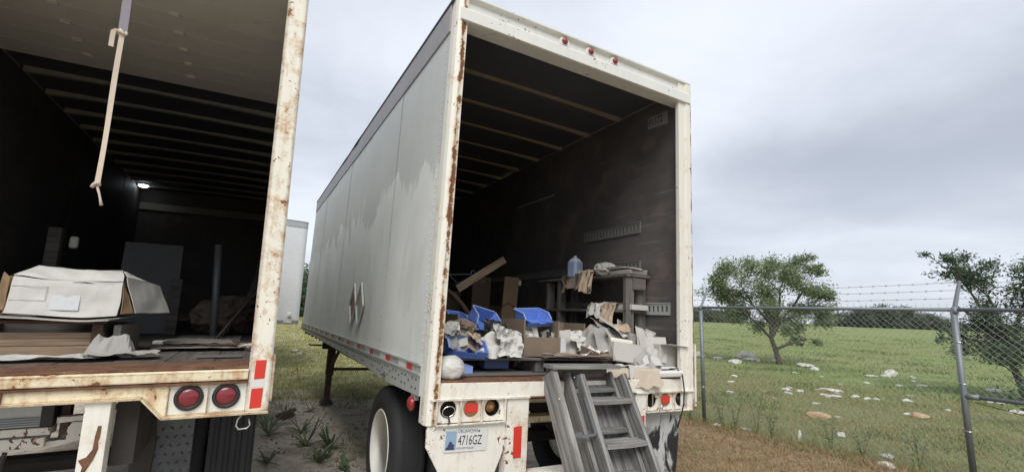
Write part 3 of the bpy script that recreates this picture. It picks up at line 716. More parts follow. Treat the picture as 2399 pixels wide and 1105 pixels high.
# under-ride bumper: legs, apron plate, cross bar
mb = MB(); mb.box(.578, .752, .002, .08, -.62, -.1225); lg = bp(mb, 'bumper_leg', 'b_light', bevel=.003)
mb = MB(); mb.prism([(.637, -.312), (.700, -.306), (.702, -.512), (.640, -.512)], 'y', -.002, .0015); bp(mb, 'reflective_tape', 'tape_r', parent=lg)
mb = MB(); mb.box(1.753, 1.862, .002, .08, -.62, -.1225); lg = bp(mb, 'bumper_leg', 'b_light', bevel=.003)
mb = MB(); mb.prism([(1.80, -.30), (1.845, -.29), (1.845, -.40), (1.81, -.41)], 'y', -.002, .0015); bp(mb, 'reflective_tape', 'tape_r', parent=lg)
mb = MB(); mb.prism([(.012, -.276), (.577, -.276), (.577, -.44), (.50, -.62), (.15, -.62), (.016, -.40)], 'y', .014, .022); bp(mb, 'apron_plate', 'b_light')
mb = MB(); mb.box(.578, 1.862, -.004, .10, -.72, -.6215); bp(mb, 'bumper_bar', 'b_light', bevel=.004)
# licence plate
pl = MB(); n = 8; cr = .012; pts = []
for cx_, cz_, a0 in ((.432, -.312, 0), (.150, -.306, 90), (.146, -.428, 180), (.428, -.432, 270)):
    for k in range(5): a = R(a0 + 22.5 * k); pts.append((cx_ + cr * math.cos(a), cz_ + cr * math.sin(a)))
pl.prism(pts, 'y', .008, .0105); PL = bp(pl, 'licence_plate', 'plate', bevel=.0008)
PLM = TR(.291, .0072, -.370) @ RY(1.6) @ RX(90)
def pt_(name, s, mat, x, z, h, sq=1.0): return text(name, s, mat, PL, PLM @ TR(x, z, 0), h, .0004, sq)
pt_('plate_number', '4716GZ', 'plate_txt', -.060, -.031, .084, .60)
pt_('plate_state', 'OKLAHOMA', 'plate_txt2', -.066, .044, .030, .86); pt_('plate_class', 'NON EXP TRAILER', 'plate_txt2', -.068, -.056, .0165, .90)
mb = MB(); mb.box(-.146, -.072, -.058, .055, -.0004, .0002); mb.build('plate_panel', 'plate_art', PL, mw=PLM)
mb = MB(); mb.prism([(-.142, -.058), (-.142, -.046), (-.132, -.04), (-.124, -.02), (-.116, -.008), (-.104, -.008), (-.098, -.02), (-.082, -.03), (-.086, -.044), (-.080, -.058)], 'z', -.0002, .001); mb.build('plate_emblem', 'plate_art2', PL, mw=PLM)
mb = MB(); mb.lathe([(.007, 0), (.007, .0006)], 'z', 14, (.086, .052, 0)); mb.build('plate_seal', 'plate_txt2', PL, mw=PLM)
# side marker and placards
mb = MB(); mb.lathe([(.048, .01), (.048, -.01), (.03, -.026), (.006, -.032)], 'x', 24, (-.004, .30, -.185)); bp(mb, 'side_lamp', 'lens_b', smooth=True)
mb = MB(); mb.box(.0, .03, .26, .34, -.16, -.10); bp(mb, 'lamp_bracket', 'alu')
for yc, mt, lb in ((2.68, 'plac_o', 'faded orange placard in a diamond frame'), (2.30, 'plac_y', 'mossy yellow-grey placard in a diamond frame')):
    fr = bp(MB().box(-.008, -.004, yc - .01, yc + .01, .44, .50), 'placard_holder', 'alu', label=lb)
    zc, rr = .47, .185
    mb = MB(); mb.prism([(yc - rr * .92, zc), (yc, zc - rr * 1.2), (yc + rr * .92, zc), (yc, zc + rr * 1.2)], 'x', -.016, -.009); bp(mb, 'placard', mt, parent=fr)
    for a, b_ in (((yc - rr, zc), (yc, zc + rr * 1.3)), ((yc, zc + rr * 1.3), (yc + rr, zc)), ((yc + rr, zc), (yc, zc - rr * 1.3)), ((yc, zc - rr * 1.3), (yc - rr, zc))):
        mb = MB(); mb.tube([(-.024, a[0], a[1]), (-.024, b_[0], b_[1])], .013, 4); bp(mb, 'frame_bar', 'alu', parent=fr)
    for dz in (-.14, .15): mb = MB(); mb.box(-.026, -.016, yc - .03, yc + .02, zc + dz - .012, zc + dz + .012); bp(mb, 'clip', 'chrome', parent=fr)
# interior: right lining, tracks, floor, bows
for q in range(7):
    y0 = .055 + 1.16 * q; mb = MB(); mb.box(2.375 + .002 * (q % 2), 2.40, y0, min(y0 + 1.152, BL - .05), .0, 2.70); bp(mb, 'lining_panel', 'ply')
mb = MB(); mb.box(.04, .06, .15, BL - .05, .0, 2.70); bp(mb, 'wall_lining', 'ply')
mb = MB(); mb.box(2.362, 2.376, .05, .075, .0, 2.54); bp(mb, 'jamb_trim', 'alu')
for q in range(9):
    x = .085 + q * .254; mb = MB(); mb.box(0, 7.85, -.124, .124, -.03, -.004 - .002 * (q % 3)); mb.build('floor_board', 'floorwood', EB, mw=TR(x + .127, .305, 1.2) @ RZ(90))
for q, y in enumerate([.36] + [.953 + .585 * k for k in range(12)]):
    mb = MB(); vs = []; fs = []
    for i in range(17):
        x = .05 + 2.335 * i / 16; c = .028 * (1 - ((x - 1.22) / 1.17) ** 2)
        vs += [(x, y - .018, 2.69 + c), (x, y + .018, 2.69 + c), (x, y + .018, 2.7355), (x, y - .018, 2.7355)]
    for i in range(16):
        for j in range(4): fs.append((i * 4 + j, i * 4 + (j + 1) % 4, i * 4 + 4 + (j + 1) % 4, i * 4 + 4 + j))
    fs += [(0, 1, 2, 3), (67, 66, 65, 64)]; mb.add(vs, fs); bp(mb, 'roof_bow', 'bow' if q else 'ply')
def slot_track(y0, y1, zc, h, mt, name='cargo_track'):
    mb = MB(); mb.box(2.366, 2.376, y0, y1, zc + h * .27, zc + h / 2); mb.box(2.366, 2.376, y0, y1, zc - h / 2, zc - h * .27)
    mb.box(2.358, 2.376, y0, y1, zc + h / 2, zc + h / 2 + .008); mb.box(2.358, 2.376, y0, y1, zc - h / 2 - .008, zc - h / 2)
    y = y0
    while y < y1 - .01:
        mb.box(2.366, 2.376, y, min(y + .027, y1), zc - h * .27, zc + h * .27); y += .055
    return bp(mb, name, mt)
slot_track(.60, 1.55, 1.415, .105, 'track_d'); slot_track(.60, 7.6, 1.02, .085, 'track_d'); slot_track(.211, 2.0, .583, .10, 'alu')
mb = MB(); mb.box(2.364, 2.377, 2.24, 3.25, 2.085, 2.10); bp(mb, 'wall_strip', 'alu')
mb = MB(); mb.prism([(.237, 2.425), (.503, 2.445), (.503, 2.562), (.237, 2.56)], 'x', 2.370, 2.376); sg = bp(mb, 'number_plate', 'sign')
text('plate_number', 'P1172', 'sign_txt', sg, TR(2.369, .488, 2.46) @ RZ(-90) @ RX(90) @ RZ(2), .115, .0006, .66)
# chassis
for x in (.62, 1.72): mb = MB(); mb.box(x, x + .10, .10, 7.9, -.42, -.12); bp(mb, 'chassis_rail', 'steel_dark')
for q in range(14): mb = MB(); mb.box(.03, 2.41, .55 + q * .55, .60 + q * .55, -.115, -.035); bp(mb, 'cross_member', 'steel_dark')
mb = MB(); mb.tube([(.30, 1.25, -.70), (2.14, 1.25, -.70)], .065, 14); bp(mb, 'axle', 'steel_dark', smooth=True)
for x in (.60, 1.70): mb = MB(); mb.prism([(.75, -.42), (1.75, -.42), (1.5, -.6), (1.35, -.66), (1.15, -.66), (1.0, -.6)], 'x', x + .02, x + .11); bp(mb, 'suspension_hanger', 'steel_dark')
mb = MB(); mb.box(.80, .86, .18, .25, -.36, -.02); bp(mb, 'hanging_board', 'tapedwood'); 
for z, w_ in ((-.20, .03), (-.34, .05)): mb = MB(); mb.box(.83, 1.75, .30, .40, z - w_ / 2, z + w_ / 2); bp(mb, 'cross_brace', 'a_paint')
def wheel(parent, x, y, z, side, loc=(0, 0, 1.2), rimmat='rim'):
    """side -1: dish opens to -x"""
    s_ = side
    prof = [(.30, .0), (.40, -.012), (.455, .0), (.485, .03), (.492, .07), (.492, .19), (.485, .23), (.455, .255), (.30, .25), (.29, .2), (.29, .05)]
    mb = MB(); mb.lathe([(r_, -s_ * h) for r_, h in prof], 'x', 56, (x, y, z), closed=True); ty = mb.build('tyre', 'rubber', parent, loc=loc, smooth=True)
    for gx_ in (.06, .10, .13, .16, .20):
        mb = MB(); mb.lathe([(.4925, -s_ * (gx_ - .004)), (.4935, -s_ * (gx_ - .004)), (.4935, -s_ * (gx_ + .012)), (.4925, -s_ * (gx_ + .012))], 'x', 56, (x, y, z), closed=True); mb.build('tread_rib', 'rubber', ty)
    pr = [(.302, .0), (.296, -.006), (.284, .0), (.280, .02), (.262, .03), (.255, .15), (.245, .17), (.12, .185), (.11, .17), (.075, .16), (.07, .10), (.0, .095)]
    mb = MB(); mb.lathe([(max(r_, .001), -s_ * h) for r_, h in pr], 'x', 48, (x, y, z)); rm = mb.build('rim', rimmat, parent, loc=loc, smooth=True)
    for k in range(10):
        a = 2 * math.pi * k / 10; mb = MB(); mb.lathe([(.014, -s_ * .155), (.014, -s_ * .18)], 'x', 6, (x, y + .16 * math.cos(a), z + .16 * math.sin(a))); mb.build('wheel_nut', 'steel_dark', rm)
wheel(EB, .055, 1.26, -.705, -1); wheel(EB, .355, 1.26, -.705, -1); wheel(EB, 2.385, 1.26, -.705, 1); wheel(EB, 2.085, 1.26, -.705, 1)
mb = MB(); vs = []; fs = []
for j in range(9):
    for i in range(9):
        u, v = i / 8, j / 8; vs.append((u * .45, .02 * math.sin(u * 3 + v * 2) + .05 * (1 - v) ** 2, v * .72))
for j in range(8):
    for i in range(8): a = j * 9 + i; fs.append((a, a + 1, a + 10, a + 9))
mb.add(vs, fs); mb.build('mud_flap', 'flap', EB, mw=TR(1.866, .09, .235), solid=.008, fixn=False)
# landing gear
for x in (.32, 2.06):
    mb = MB(); mb.box(x - .06, x + .06, 5.92, 6.06, -.72, -.12); lgp = bp(mb, 'landing_leg', 'steel_rusty', bevel=.004)
    mb = MB(); mb.box(x - .045, x + .045, 5.94, 6.04, -1.14, -.70); bp(mb, 'lower_tube', 'steel_rusty', parent=lgp)
    mb = MB(); mb.prism([(x - .10, -1.20), (x + .10, -1.20), (x + .07, -1.12), (x - .07, -1.12)], 'y', 5.88, 6.10); bp(mb, 'foot', 'steel_dark', parent=lgp)
    mb = MB(); mb.tube([(x, 5.95, -.62), (x + .02, 5.2, -.16)], .028, 4); bp(mb, 'brace', 'steel_rusty', parent=lgp)
mb = MB(); mb.tube([(.32, 5.98, -.62), (2.06, 5.98, -.62)], .032, 4); bp(mb, 'landing_cross_bar', 'steel_rusty')
mb = MB(); mb.tube([(.34, 6.0, -.22), (-.04, 6.0, -.22), (-.06, 6.02, -.20)], .014, 8); mb.box(.16, .40, 5.95, 6.05, -.28, -.14); bp(mb, 'landing_crank', 'steel_dark')

# ================================================================ cream trailer at the left edge (A)
EA = thing('box_trailer', 'cream box trailer at the left edge with open roll-up door and rusty sill', 'trailer', FA)
def ap(mb, name, mat, parent=None, **kw): return mb.build(name, mat, parent or EA, **kw)
AW, AL = 2.44, 8.75
mb = MB(); mb.prism([(-.121, .015), (-.115, .0), (-.012, .0), (.0, .012), (.0, .15), (-.045, .15), (-.045, .05), (-.121, .05)], 'z', 1.045, 3.98); pA = ap(mb, 'rear_post', 'a_post', bevel=.003)
mb = MB(); mb.box(.001, .014, .0, .10, 1.10, 1.36); ap(mb, 'hinge_plate', 'a_post', bevel=.003)
mb = MB(); mb.prism([(-2.44, .012), (-2.428, .0), (-2.325, .0), (-2.319, .015), (-2.319, .05), (-2.395, .05), (-2.395, .15), (-2.44, .15)], 'z', 1.045, 3.98); ap(mb, 'rear_post', 'a_post', bevel=.003)
for x0, x1, z0, z1 in ((-.094, -.036, 1.226, 1.334), (-.103, -.040, 1.064, 1.176)):
    mb = MB(); mb.prism([(x0 + .004, z0), (x1, z0 + .003), (x1 + .003, z1), (x0 + .006, z1 - .002)], 'y', -.0022, -.0006); ap(mb, 'reflective_tape', 'tape_r')
mb = MB(); mb.prism([(-.105, 1.18), (-.034, 1.18), (-.034, 1.222), (-.098, 1.222)], 'y', -.0018, -.0006); ap(mb, 'reflective_tape', 'tape_w')
mb = MB(); mb.box(-2.42, -.02, .0, .12, 3.78, 3.98); ap(mb, 'rear_header', 'a_paint', bevel=.004)
# walls, roof, floor
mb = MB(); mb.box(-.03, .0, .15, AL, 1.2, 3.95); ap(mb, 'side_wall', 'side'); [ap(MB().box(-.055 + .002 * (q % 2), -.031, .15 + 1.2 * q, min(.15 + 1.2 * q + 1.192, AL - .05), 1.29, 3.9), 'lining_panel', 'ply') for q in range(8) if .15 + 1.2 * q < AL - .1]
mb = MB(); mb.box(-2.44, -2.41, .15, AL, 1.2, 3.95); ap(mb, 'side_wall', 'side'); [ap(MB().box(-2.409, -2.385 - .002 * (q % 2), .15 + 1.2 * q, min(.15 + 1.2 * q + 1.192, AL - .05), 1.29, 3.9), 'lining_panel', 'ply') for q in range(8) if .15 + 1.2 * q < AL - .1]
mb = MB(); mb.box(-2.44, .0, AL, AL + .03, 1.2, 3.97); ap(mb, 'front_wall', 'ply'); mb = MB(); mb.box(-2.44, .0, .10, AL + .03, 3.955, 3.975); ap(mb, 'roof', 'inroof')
mb = MB(); mb.box(-2.38, -.06, AL - .06, AL - .005, 3.52, 3.66); ap(mb, 'wall_beam', 'bow_g')
for q in range(10):
    y = 3.03 + .585 * q; mb = MB(); vs = []; fs = []
    for i in range(17):
        x = -2.38 + 2.32 * i / 16; c = .03 * (1 - ((x + 1.22) / 1.16) ** 2)
        vs += [(x, y - .025, 3.895 + c), (x, y + .025, 3.895 + c), (x, y + .025, 3.953), (x, y - .025, 3.953)]
    for i in range(16):
        for j in range(4): fs.append((i * 4 + j, i * 4 + (j + 1) % 4, i * 4 + 4 + (j + 1) % 4, i * 4 + 4 + j))
    fs += [(0, 1, 2, 3), (67, 66, 65, 64)]; mb.add(vs, fs); ap(mb, 'roof_bow', 'bow_g')
for q in range(8):                       # roll-up door resting under the roof
    y0 = -.02 + .27 * q; z = 3.735 if q else 3.72
    mb = MB(); mb.box(-2.33, -.11, y0 + .0015 + (.02 if q == 0 else 0), y0 + .2685, z, z + .025); dp = ap(mb, 'door_panel', 'door', bevel=.002)
    if q:
        for x in (-.845, -1.59, -2.2): mb = MB(); mb.prism([(x - .03, y0 - .018), (x + .03, y0 - .022), (x + .026, y0 + .022), (x - .024, y0 + .018)], 'z', z - .012, z - .001); mb.tube([(x - .03, y0, z - .010), (x + .03, y0, z - .012)], .007, 6); ap(mb, 'hinge', 'hinge', parent=dp)
mb = MB(); mb.box(-2.32, -.121, .017, .40, 1.285, 1.2965); ap(mb, 'sill_plate', 'rust', bevel=.003)
for q in range(9):
    x = -2.38 + q * .258; mb = MB(); mb.box(0, 8.3, -.127, .127, 1.265, 1.297 - .002 * (q % 3)); mb.build('floor_board', 'floorwood', EA, mw=TR(x + .127, .402, 0) @ RZ(90))
mb = MB(); vs = []; fs = []; n = 120                          # scalloped weld lip under the plate
for i in range(n + 1):
    x = -2.32 + 2.199 * i / n; d = .004 * abs(math.sin(i * .9)) + .005 * mnoise.noise(Vector((x * 9, 0, 5)))
    vs += [(x, .015, 1.284), (x, -.006 - d, 1.274), (x, -.004 - d * .5, 1.228), (x, .015, 1.222)]
for i in range(n):
    for j in range(3): a = i * 4 + j; fs.append((a, a + 1, a + 5, a + 4))
mb.add(vs, fs); ap(mb, 'weld_lip', 'a_paint')
mb = MB(); mb.box(-2.33, -.118, -.018, .02, 1.2125, 1.221); ap(mb, 'sill_flange', 'rust')
mb = MB(); mb.prism([(-2.32, 1.155), (-.600, 1.155), (-.503, 1.048), (-.487, 1.048), (-.487, 1.212), (-2.32, 1.212)], 'y', .0, .02); ap(mb, 'sill_beam', 'a_paint', bevel=.003)
mb = MB(); mb.box(-.487, -.121, .0, .02, 1.205, 1.212); mb.box(-.487, -.121, .0, .02, 1.048, 1.058); ap(mb, 'sill_beam', 'a_paint')
for i, (x, xe0, xe1) in enumerate(((-.395, -.486, -.309), (-.219, -.3075, -.122))):
    mb = MB(); mb.holed(xe0, xe1, 1.0585, 1.2045, x, 1.142, .062, .012, .02); lp = ap(mb, 'lamp_panel', 'a_lamp')
    mb = MB(); mb.lathe([(.046, .016), (.046, .004), (.053, -.004), (.063, -.003), (.069, .004), (.069, .0115), (.06, .018)], 'y', 40, (x, 0, 1.142), closed=True); gr = ap(mb, 'rubber_ring', 'black', parent=lp, smooth=True)
    mb = MB(); mb.lathe([(.05, .014), (.05, .004), (.046, -.001), (.03, -.007), (.001, -.010)], 'y', 40, (x, 0, 1.142)); ap(mb, 'red_lens', 'lens', parent=lp, smooth=True)
mb = MB(); mb.box(-.3095, -.3065, -.008, .02, 1.055, 1.206); ap(mb, 'lamp_divider', 'a_paint')
# bottom lip following the beam
for p0, p1 in (((-2.32, 1.1505), (-.602, 1.1505)), ((-.602, 1.1505), (-.505, 1.0435)), ((-.505, 1.0435), (.0, 1.0405))):
    dx_, dz_ = p1[0] - p0[0], p1[1] - p0[1]; L = math.hypot(dx_, dz_); nx, nz = dz_ / L * .005, -dx_ / L * .005
    mb = MB(); mb.prism([(p0[0] - nx, p0[1] - nz), (p1[0] - nx, p1[1] - nz), (p1[0] + nx, p1[1] + nz), (p0[0] + nx, p0[1] + nz)], 'y', -.022, .03); ap(mb, 'beam_lip', 'a_paint')
mb = MB(); mb.box(-1.146, -1.136, -.015, .0, 1.16, 1.212); ap(mb, 'beam_rib', 'rust')
# underneath
mb = MB(); mb.box(-.826, -.722, -.004, .10, .52, 1.145); lgA = ap(mb, 'bumper_leg', 'a_leg', bevel=.003)
mb = MB(); mb.prism([(-.762, 1.03), (-.748, 1.03), (-.748, .975), (-.753, .955), (-.748, .92), (-.762, .87), (-.785, .82), (-.79, .78), (-.81, .78), (-.80, .84), (-.82, .873), (-.79, .885), (-.77, .92), (-.768, .98)], 'y', -.0065, -.0055); ap(mb, 'bare_rust_patch', 'rust', parent=lgA)
mb = MB(); mb.box(-2.2, -.3, -.02, .09, .42, .52); ap(mb, 'bumper_bar', 'a_leg')
for x in (-1.85, -.72): mb = MB(); mb.box(x, x + .10, .12, 8.2, .80, 1.16); ap(mb, 'chassis_rail', 'steel_dark')
for q in range(14): mb = MB(); mb.box(-2.40, -.04, .5 + q * .58, .55 + q * .58, 1.17, 1.26); ap(mb, 'cross_member', 'steel_dark')
mb = MB(); mb.box(-1.6, -1.075, .33, .50, .985, 1.095); st = ap(mb, 'tail_step', 'alu', bevel=.004)
for k in range(4): mb = MB(); mb.box(-1.6, -1.08, .322, .33, .992 + k * .012, .997 + k * .012); ap(mb, 'step_groove', 'galv', parent=st)
mb = MB(); mb.box(-1.074, -1.02, .32, .52, .985, 1.098); ap(mb, 'step_end_cap', 'black', parent=st, bevel=.006)
mb = MB(); mb.box(-1.7, -1.03, .34, .44, .935, .975); ap(mb, 'cross_brace', 'a_lamp', bevel=.003); mb = MB(); mb.box(-1.7, -1.045, .33, .42, .875, .928); ap(mb, 'cross_brace', 'a_lamp', bevel=.003)
mb = MB(); mb.prism([(-1.7, .85), (-1.05, .855), (-.86, .905), (-.86, .99), (-.95, .99), (-1.0, .90), (-1.7, .873)], 'y', .36, .44); ap(mb, 'lift_arm', 'a_lamp', bevel=.003)
mb = MB(); mb.prism([(-1.0, 1.0), (-.83, 1.01), (-.83, 1.035), (-1.0, 1.03)], 'y', .30, .36); ap(mb, 'cross_brace', 'a_lamp')
mb = MB(); mb.box(-1.0, -.965, .36, .42, .90, 1.15); ap(mb, 'hanger', 'steel_rusty')
for x in (-1.27, -1.20): mb = MB(); mb.tube([(x, .36, .86), (x - .06, .42, .5)], .012, 6); ap(mb, 'lift_link', 'steel_dark')
mb = MB(); mb.prism([(-.70, .56), (-.60, .53), (-.585, .80), (-.60, .93), (-.66, 1.0), (-.70, 1.02)], 'y', .55, .60); ap(mb, 'spring_hanger', 'steel_dark')
mb = MB(); mb.box(-.625, -.395, .60, .612, .35, .925); fl = ap(mb, 'tread_plate_flap', 'tread')
mb = MB()
for r_ in range(9):
    for c_ in range(5):
        x, z = -.60 + c_ * .045 + (.022 if r_ % 2 else 0), .45 + r_ * .052
        a = R(45 if (r_ + c_) % 2 else -45); d = Vector((math.cos(a), 0, math.sin(a))) * .013
        mb.tube([(x - d.x, .599, z - d.z), (x, .595, z), (x + d.x, .599, z + d.z)], [.001, .006, .001], 6)
ap(mb, 'tread_pattern', 'tread', parent=fl, kind='stuff')
mb = MB(); vs = []; fs = []
for i in range(25):
    x = -.31 + .265 * i / 24; y = .60 + (.012 if (i // 3) % 2 else 0)
    vs += [(x, y, .35), (x, y, .93)]
for i in range(24): fs.append((2 * i, 2 * i + 2, 2 * i + 3, 2 * i + 1))
mb.add(vs, fs); ap(mb, 'mud_flap', 'rubber', solid=.008, fixn=False)
mb = MB(); mb.tube([(-.12, .06, 1.04), (-.15, .05, 1.0), (-.155, .05, .965), (-.14, .05, .945), (-.10, .05, .948), (-.085, .05, .965), (-.095, .05, 1.0)], .005, 8); ap(mb, 'tie_hook', 'chrome', smooth=True)
wheel(EA, -.06, 1.55, .505, 1, loc=(0, 0, 0)); wheel(EA, -.36, 1.55, .505, 1, loc=(0, 0, 0)); wheel(EA, -2.38, 1.55, .505, -1, loc=(0, 0, 0)); wheel(EA, -2.08, 1.55, .505, -1, loc=(0, 0, 0))
mb = MB(); mb.tube([(-2.1, 1.55, .505), (-.34, 1.55, .505)], .065, 12); ap(mb, 'axle', 'steel_dark')
for x in (-.45, -2.0): mb = MB(); mb.box(x - .06, x + .06, 6.4, 6.54, .06, 1.2); mb.box(x - .12, x + .12, 6.35, 6.6, .0, .06); ap(mb, 'landing_leg', 'steel_rusty')
# glowing disc and rim added for a bright roof hole at the far top
mb = MB(); mb.lathe([(.10, .0), (.10, -.02), (.085, -.03)], 'z', 24, (-2.28, 8.25, 3.955)); dl = ap(mb, 'added_spot_rim', 'alu')
m, t, b = newmat('added_spot_glow_surface'); b.inputs['Emission Color'].default_value = (.85, .93, 1, 1); b.inputs['Emission Strength'].default_value = 3.5; fin_mat(t, b, t.mix(t.noise(t.rawobj(), 20), (.7, .7, .7), (.8, .8, .8)), .4); M['spotglow'] = m
mb = MB(); mb.lathe([(.08, .0), (.07, -.03), (.03, -.045)], 'z', 24, (-2.28, 8.25, 3.925)); ap(mb, 'added_spot_glow', 'spotglow', parent=dl, smooth=True)

# ================================================================ far white trailer nose behind the gap
EC = thing('far_trailer', 'plain white trailer nose standing far behind the gap between the two trailers', 'trailer', TR(-5.62, 12.9, 0) @ RZ(40))
mb = MB(); cr = .16; pts = [(-2.44, 7.5), (-2.44, cr)] + [(-2.44 + cr - cr * math.cos(R(a)), cr - cr * math.sin(R(a))) for a in (22.5, 45, 67.5)] + [(-2.44 + cr, 0), (-cr, 0)] + [(-cr + cr * math.sin(R(a)), cr - cr * math.cos(R(a))) for a in (22.5, 45, 67.5)] + [(0, cr), (0, 7.5)]
mb.prism(pts, 'z', 1.27, 3.78); mb.build('body', plain('far_white_sheet', (.74, .75, .76), .5, .05, 1.5), EC, smooth=False)
mb = MB(); mb.prism([(a * 1.006, b_ - .012) for a, b_ in pts], 'z', 3.78, 3.92); mb.build('top_rail', 'alu', EC); mb = MB(); mb.prism([(a * 1.008, b_ - .016) for a, b_ in pts], 'z', 3.92, 3.95); mb.build('roof_edge', 'rail_grey', EC)
mb = MB(); mb.prism([(a * 1.006, b_ - .012) for a, b_ in pts], 'z', 1.17, 1.27); mb.build('bottom_rail', 'card_g', EC)
for x in (-.55, -1.9): mb = MB(); mb.box(x - .06, x + .06, 2.2, 2.34, .0, 1.2); mb.build('landing_leg', 'steel_dark', EC)
mb = MB(); mb.box(-.42, -.22, -.03, -.012, 1.20, 1.36); mb.build('connector_box', 'plas_w', EC); mb = MB(); mb.lathe([(.03, 1.36), (.045, 1.38), (.045, 1.44), (.02, 1.47)], 'z', 12, (-.30, -.05, 0)); mb.build('marker_lamp', 'plas_w', EC)
EC_loc = EC

# ================================================================ things in and on the open trailer (B frame, z = 0 at the sill)
def BM(x, y, z, rz=0, rx=0, ry=0): return FB @ TR(x, y, z) @ RZ(rz) @ RX(rx) @ RY(ry)
# wooden steps: two nested ladders under a top board
ST = thing('wooden_steps', 'grey weathered wooden steps leaning from the trailer sill to the ground', 'steps', BM(1.29, -.95, -1.2))
def so_(x, y, z): return Vector((x - 1.29, y + .95, z + 1.2))      # B frame -> steps frame
K = .60
def yl(z, y0=-.12): return y0 + K * (z - .06)
def stringer(x, y0, ztop, zbot, w_=.10, t_=.038, name='stringer', label=None):
    """plank whose front edge runs down the slope"""
    n = Vector((0, 1, -K)).normalized()
    p0 = so_(x, yl(ztop, y0), ztop) + n * (w_ / 2); p1 = so_(x, yl(zbot, y0), zbot) + n * (w_ / 2)
    return plank(name, 'weathered', ST, p0, p1, w_, t_, up=(1, 0, 0), bevel=.004, label=label)
stringer(.888, -.115, .085, -1.17, .17, .04, 'outer_stringer')
for x, y0 in ((1.115, -.12), (1.513, -.12)): stringer(x, y0, .055, -1.18, .185)
for x, y0 in ((1.060, -.03), (1.455, -.03)): stringer(x, y0, .058, -1.10, .12, .032)
plank('top_board', 'weathered', ST, so_(.86, -.06, .098), so_(1.475, -.06, .098), .13, .028)
plank('top_cleat', 'weathered_d', ST, so_(.91, .03, .05), so_(1.46, .03, .05), .03, .075)
for z in (-.13, -.385, -.64, -.90):
    plank('tread', 'weathered', ST, so_(1.134, yl(z) + .075, z), so_(1.494, yl(z) + .075, z), .16, .030, warp=-.003)
for z in (-.07, -.325, -.58, -.84):
    plank('tread', 'weathered', ST, so_(1.076, yl(z, -.03) + .06, z), so_(1.439, yl(z, -.03) + .06, z), .12, .026, warp=-.002)
nrm_ = Vector((0, 1, -K)).normalized()
p0, p1 = so_(1.285, yl(.03, -.03) + .10, .03), so_(1.285, yl(-1.1, -.03) + .10, -1.1)
plank('back_panel', 'weathered', ST, p0, p1, .37, .012, up=tuple(nrm_))
mb = MB(); a_, b_, c_ = so_(1.094, -.18, -.10), so_(1.088, -.32, -.315), so_(.94, -.29, -.335)
mb.tube([a_, b_], .010, 4); mb.tube([b_, c_], .010, 4); mb.build('hinge_bracket', 'galv', ST)
mb = MB(); mb.box(-.03, .03, -.008, .008, -.014, .014, Matrix.Translation(so_(.955, -.30, -.315))); mb.build('hinge_plate', 'galv', ST)
mb = MB(); mb.box(-.003, .003, -.06, .035, -.055, .03, Matrix.Translation(so_(1.093, -.045, .012))); mb.build('corner_strap', 'galv', ST, bevel=.001)
mb = MB()
for x, y, z in ((1.09, -.06, .02), (1.09, -.02, -.01), (.865, -.2, -.1), (.865, -.45, -.5), (1.53, -.13, -.05)): mb.lathe([(.007, 0), (.005, -.004)], 'x', 8, so_(x, y, z))
mb.build('bolt_heads', 'chrome', ST, kind='stuff')

# pallet
PA = thing('wooden_pallet', 'low wooden pallet on the trailer floor carrying boxes and papers', 'pallet', BM(1.0, .8, 0))
for k in range(7): plank('deck_board', 'weathered_d', PA, (-.78, -.46 + k * .155, .111), (.80, -.46 + k * .155, .111), .13, .018, warp=.003)
for x in (-.68, .02, .70): plank('stringer', 'weathered_d', PA, (x, -.50, .058), (x, .5, .058), .085, .084, up=(0, 0, 1))
for k in range(3): plank('base_board', 'weathered_d', PA, (-.78, -.42 + k * .42, .008), (.80, -.42 + k * .42, .008), .10, .014)
tag(plank('plywood_strip', 'weathered_d', None, (0, 0, 0), (.80, .02, 0), .085, .012), 'thin grey plywood strip lying on the rusty sill in front of the pallet', 'board').matrix_world = BM(.66, .215, .011, 1.0)
# particle-board bins
def pbin(loc, w_, d_, hs, hf, label, rz=0, t_=.016):
    E = thing('particle_board_box', label, 'box', BM(*loc, rz), 'particle-board boxes on the pallet')
    mb = MB(); mb.box(0, t_, .0165, d_, 0, hs); mb.build('side', 'particle', E, bevel=.001); mb = MB(); mb.box(w_ - t_, w_, .0165, d_, 0, hs); mb.build('side', 'particle', E, bevel=.001)
    mb = MB(); mb.box(0, w_, 0, t_, 0, hf); mb.build('front', 'particle', E, bevel=.001); mb = MB(); mb.box(t_ + .0005, w_ - t_ - .0005, d_ - t_, d_, 0, hs); mb.build('back', 'particle', E, bevel=.001)
    mb = MB(); mb.box(t_ + .0005, w_ - t_ - .0005, .0165, d_ - t_, 0, .012); mb.build('bottom', 'particle', E); return E
pbin((.965, .47, .121), .36, .44, .295, .155, 'brown particle-board box with a low front, a blue bin on top')
pbin((1.345, .63, .121), .40, .34, .285, .10, 'brown particle-board box behind the white panel, right of the box with the blue bin', 3)
pbin((.16, .60, .121), .27, .35, .31, .12, 'brown particle-board box half hidden behind the left rear post', -4)
tag(MB().box(0, .055, 0, .012, 0, .155).build('white_board', 'label_blank', None, mw=BM(1.327, .462, .122)), 'narrow white panel standing against the right end of the middle particle-board box', 'panel')
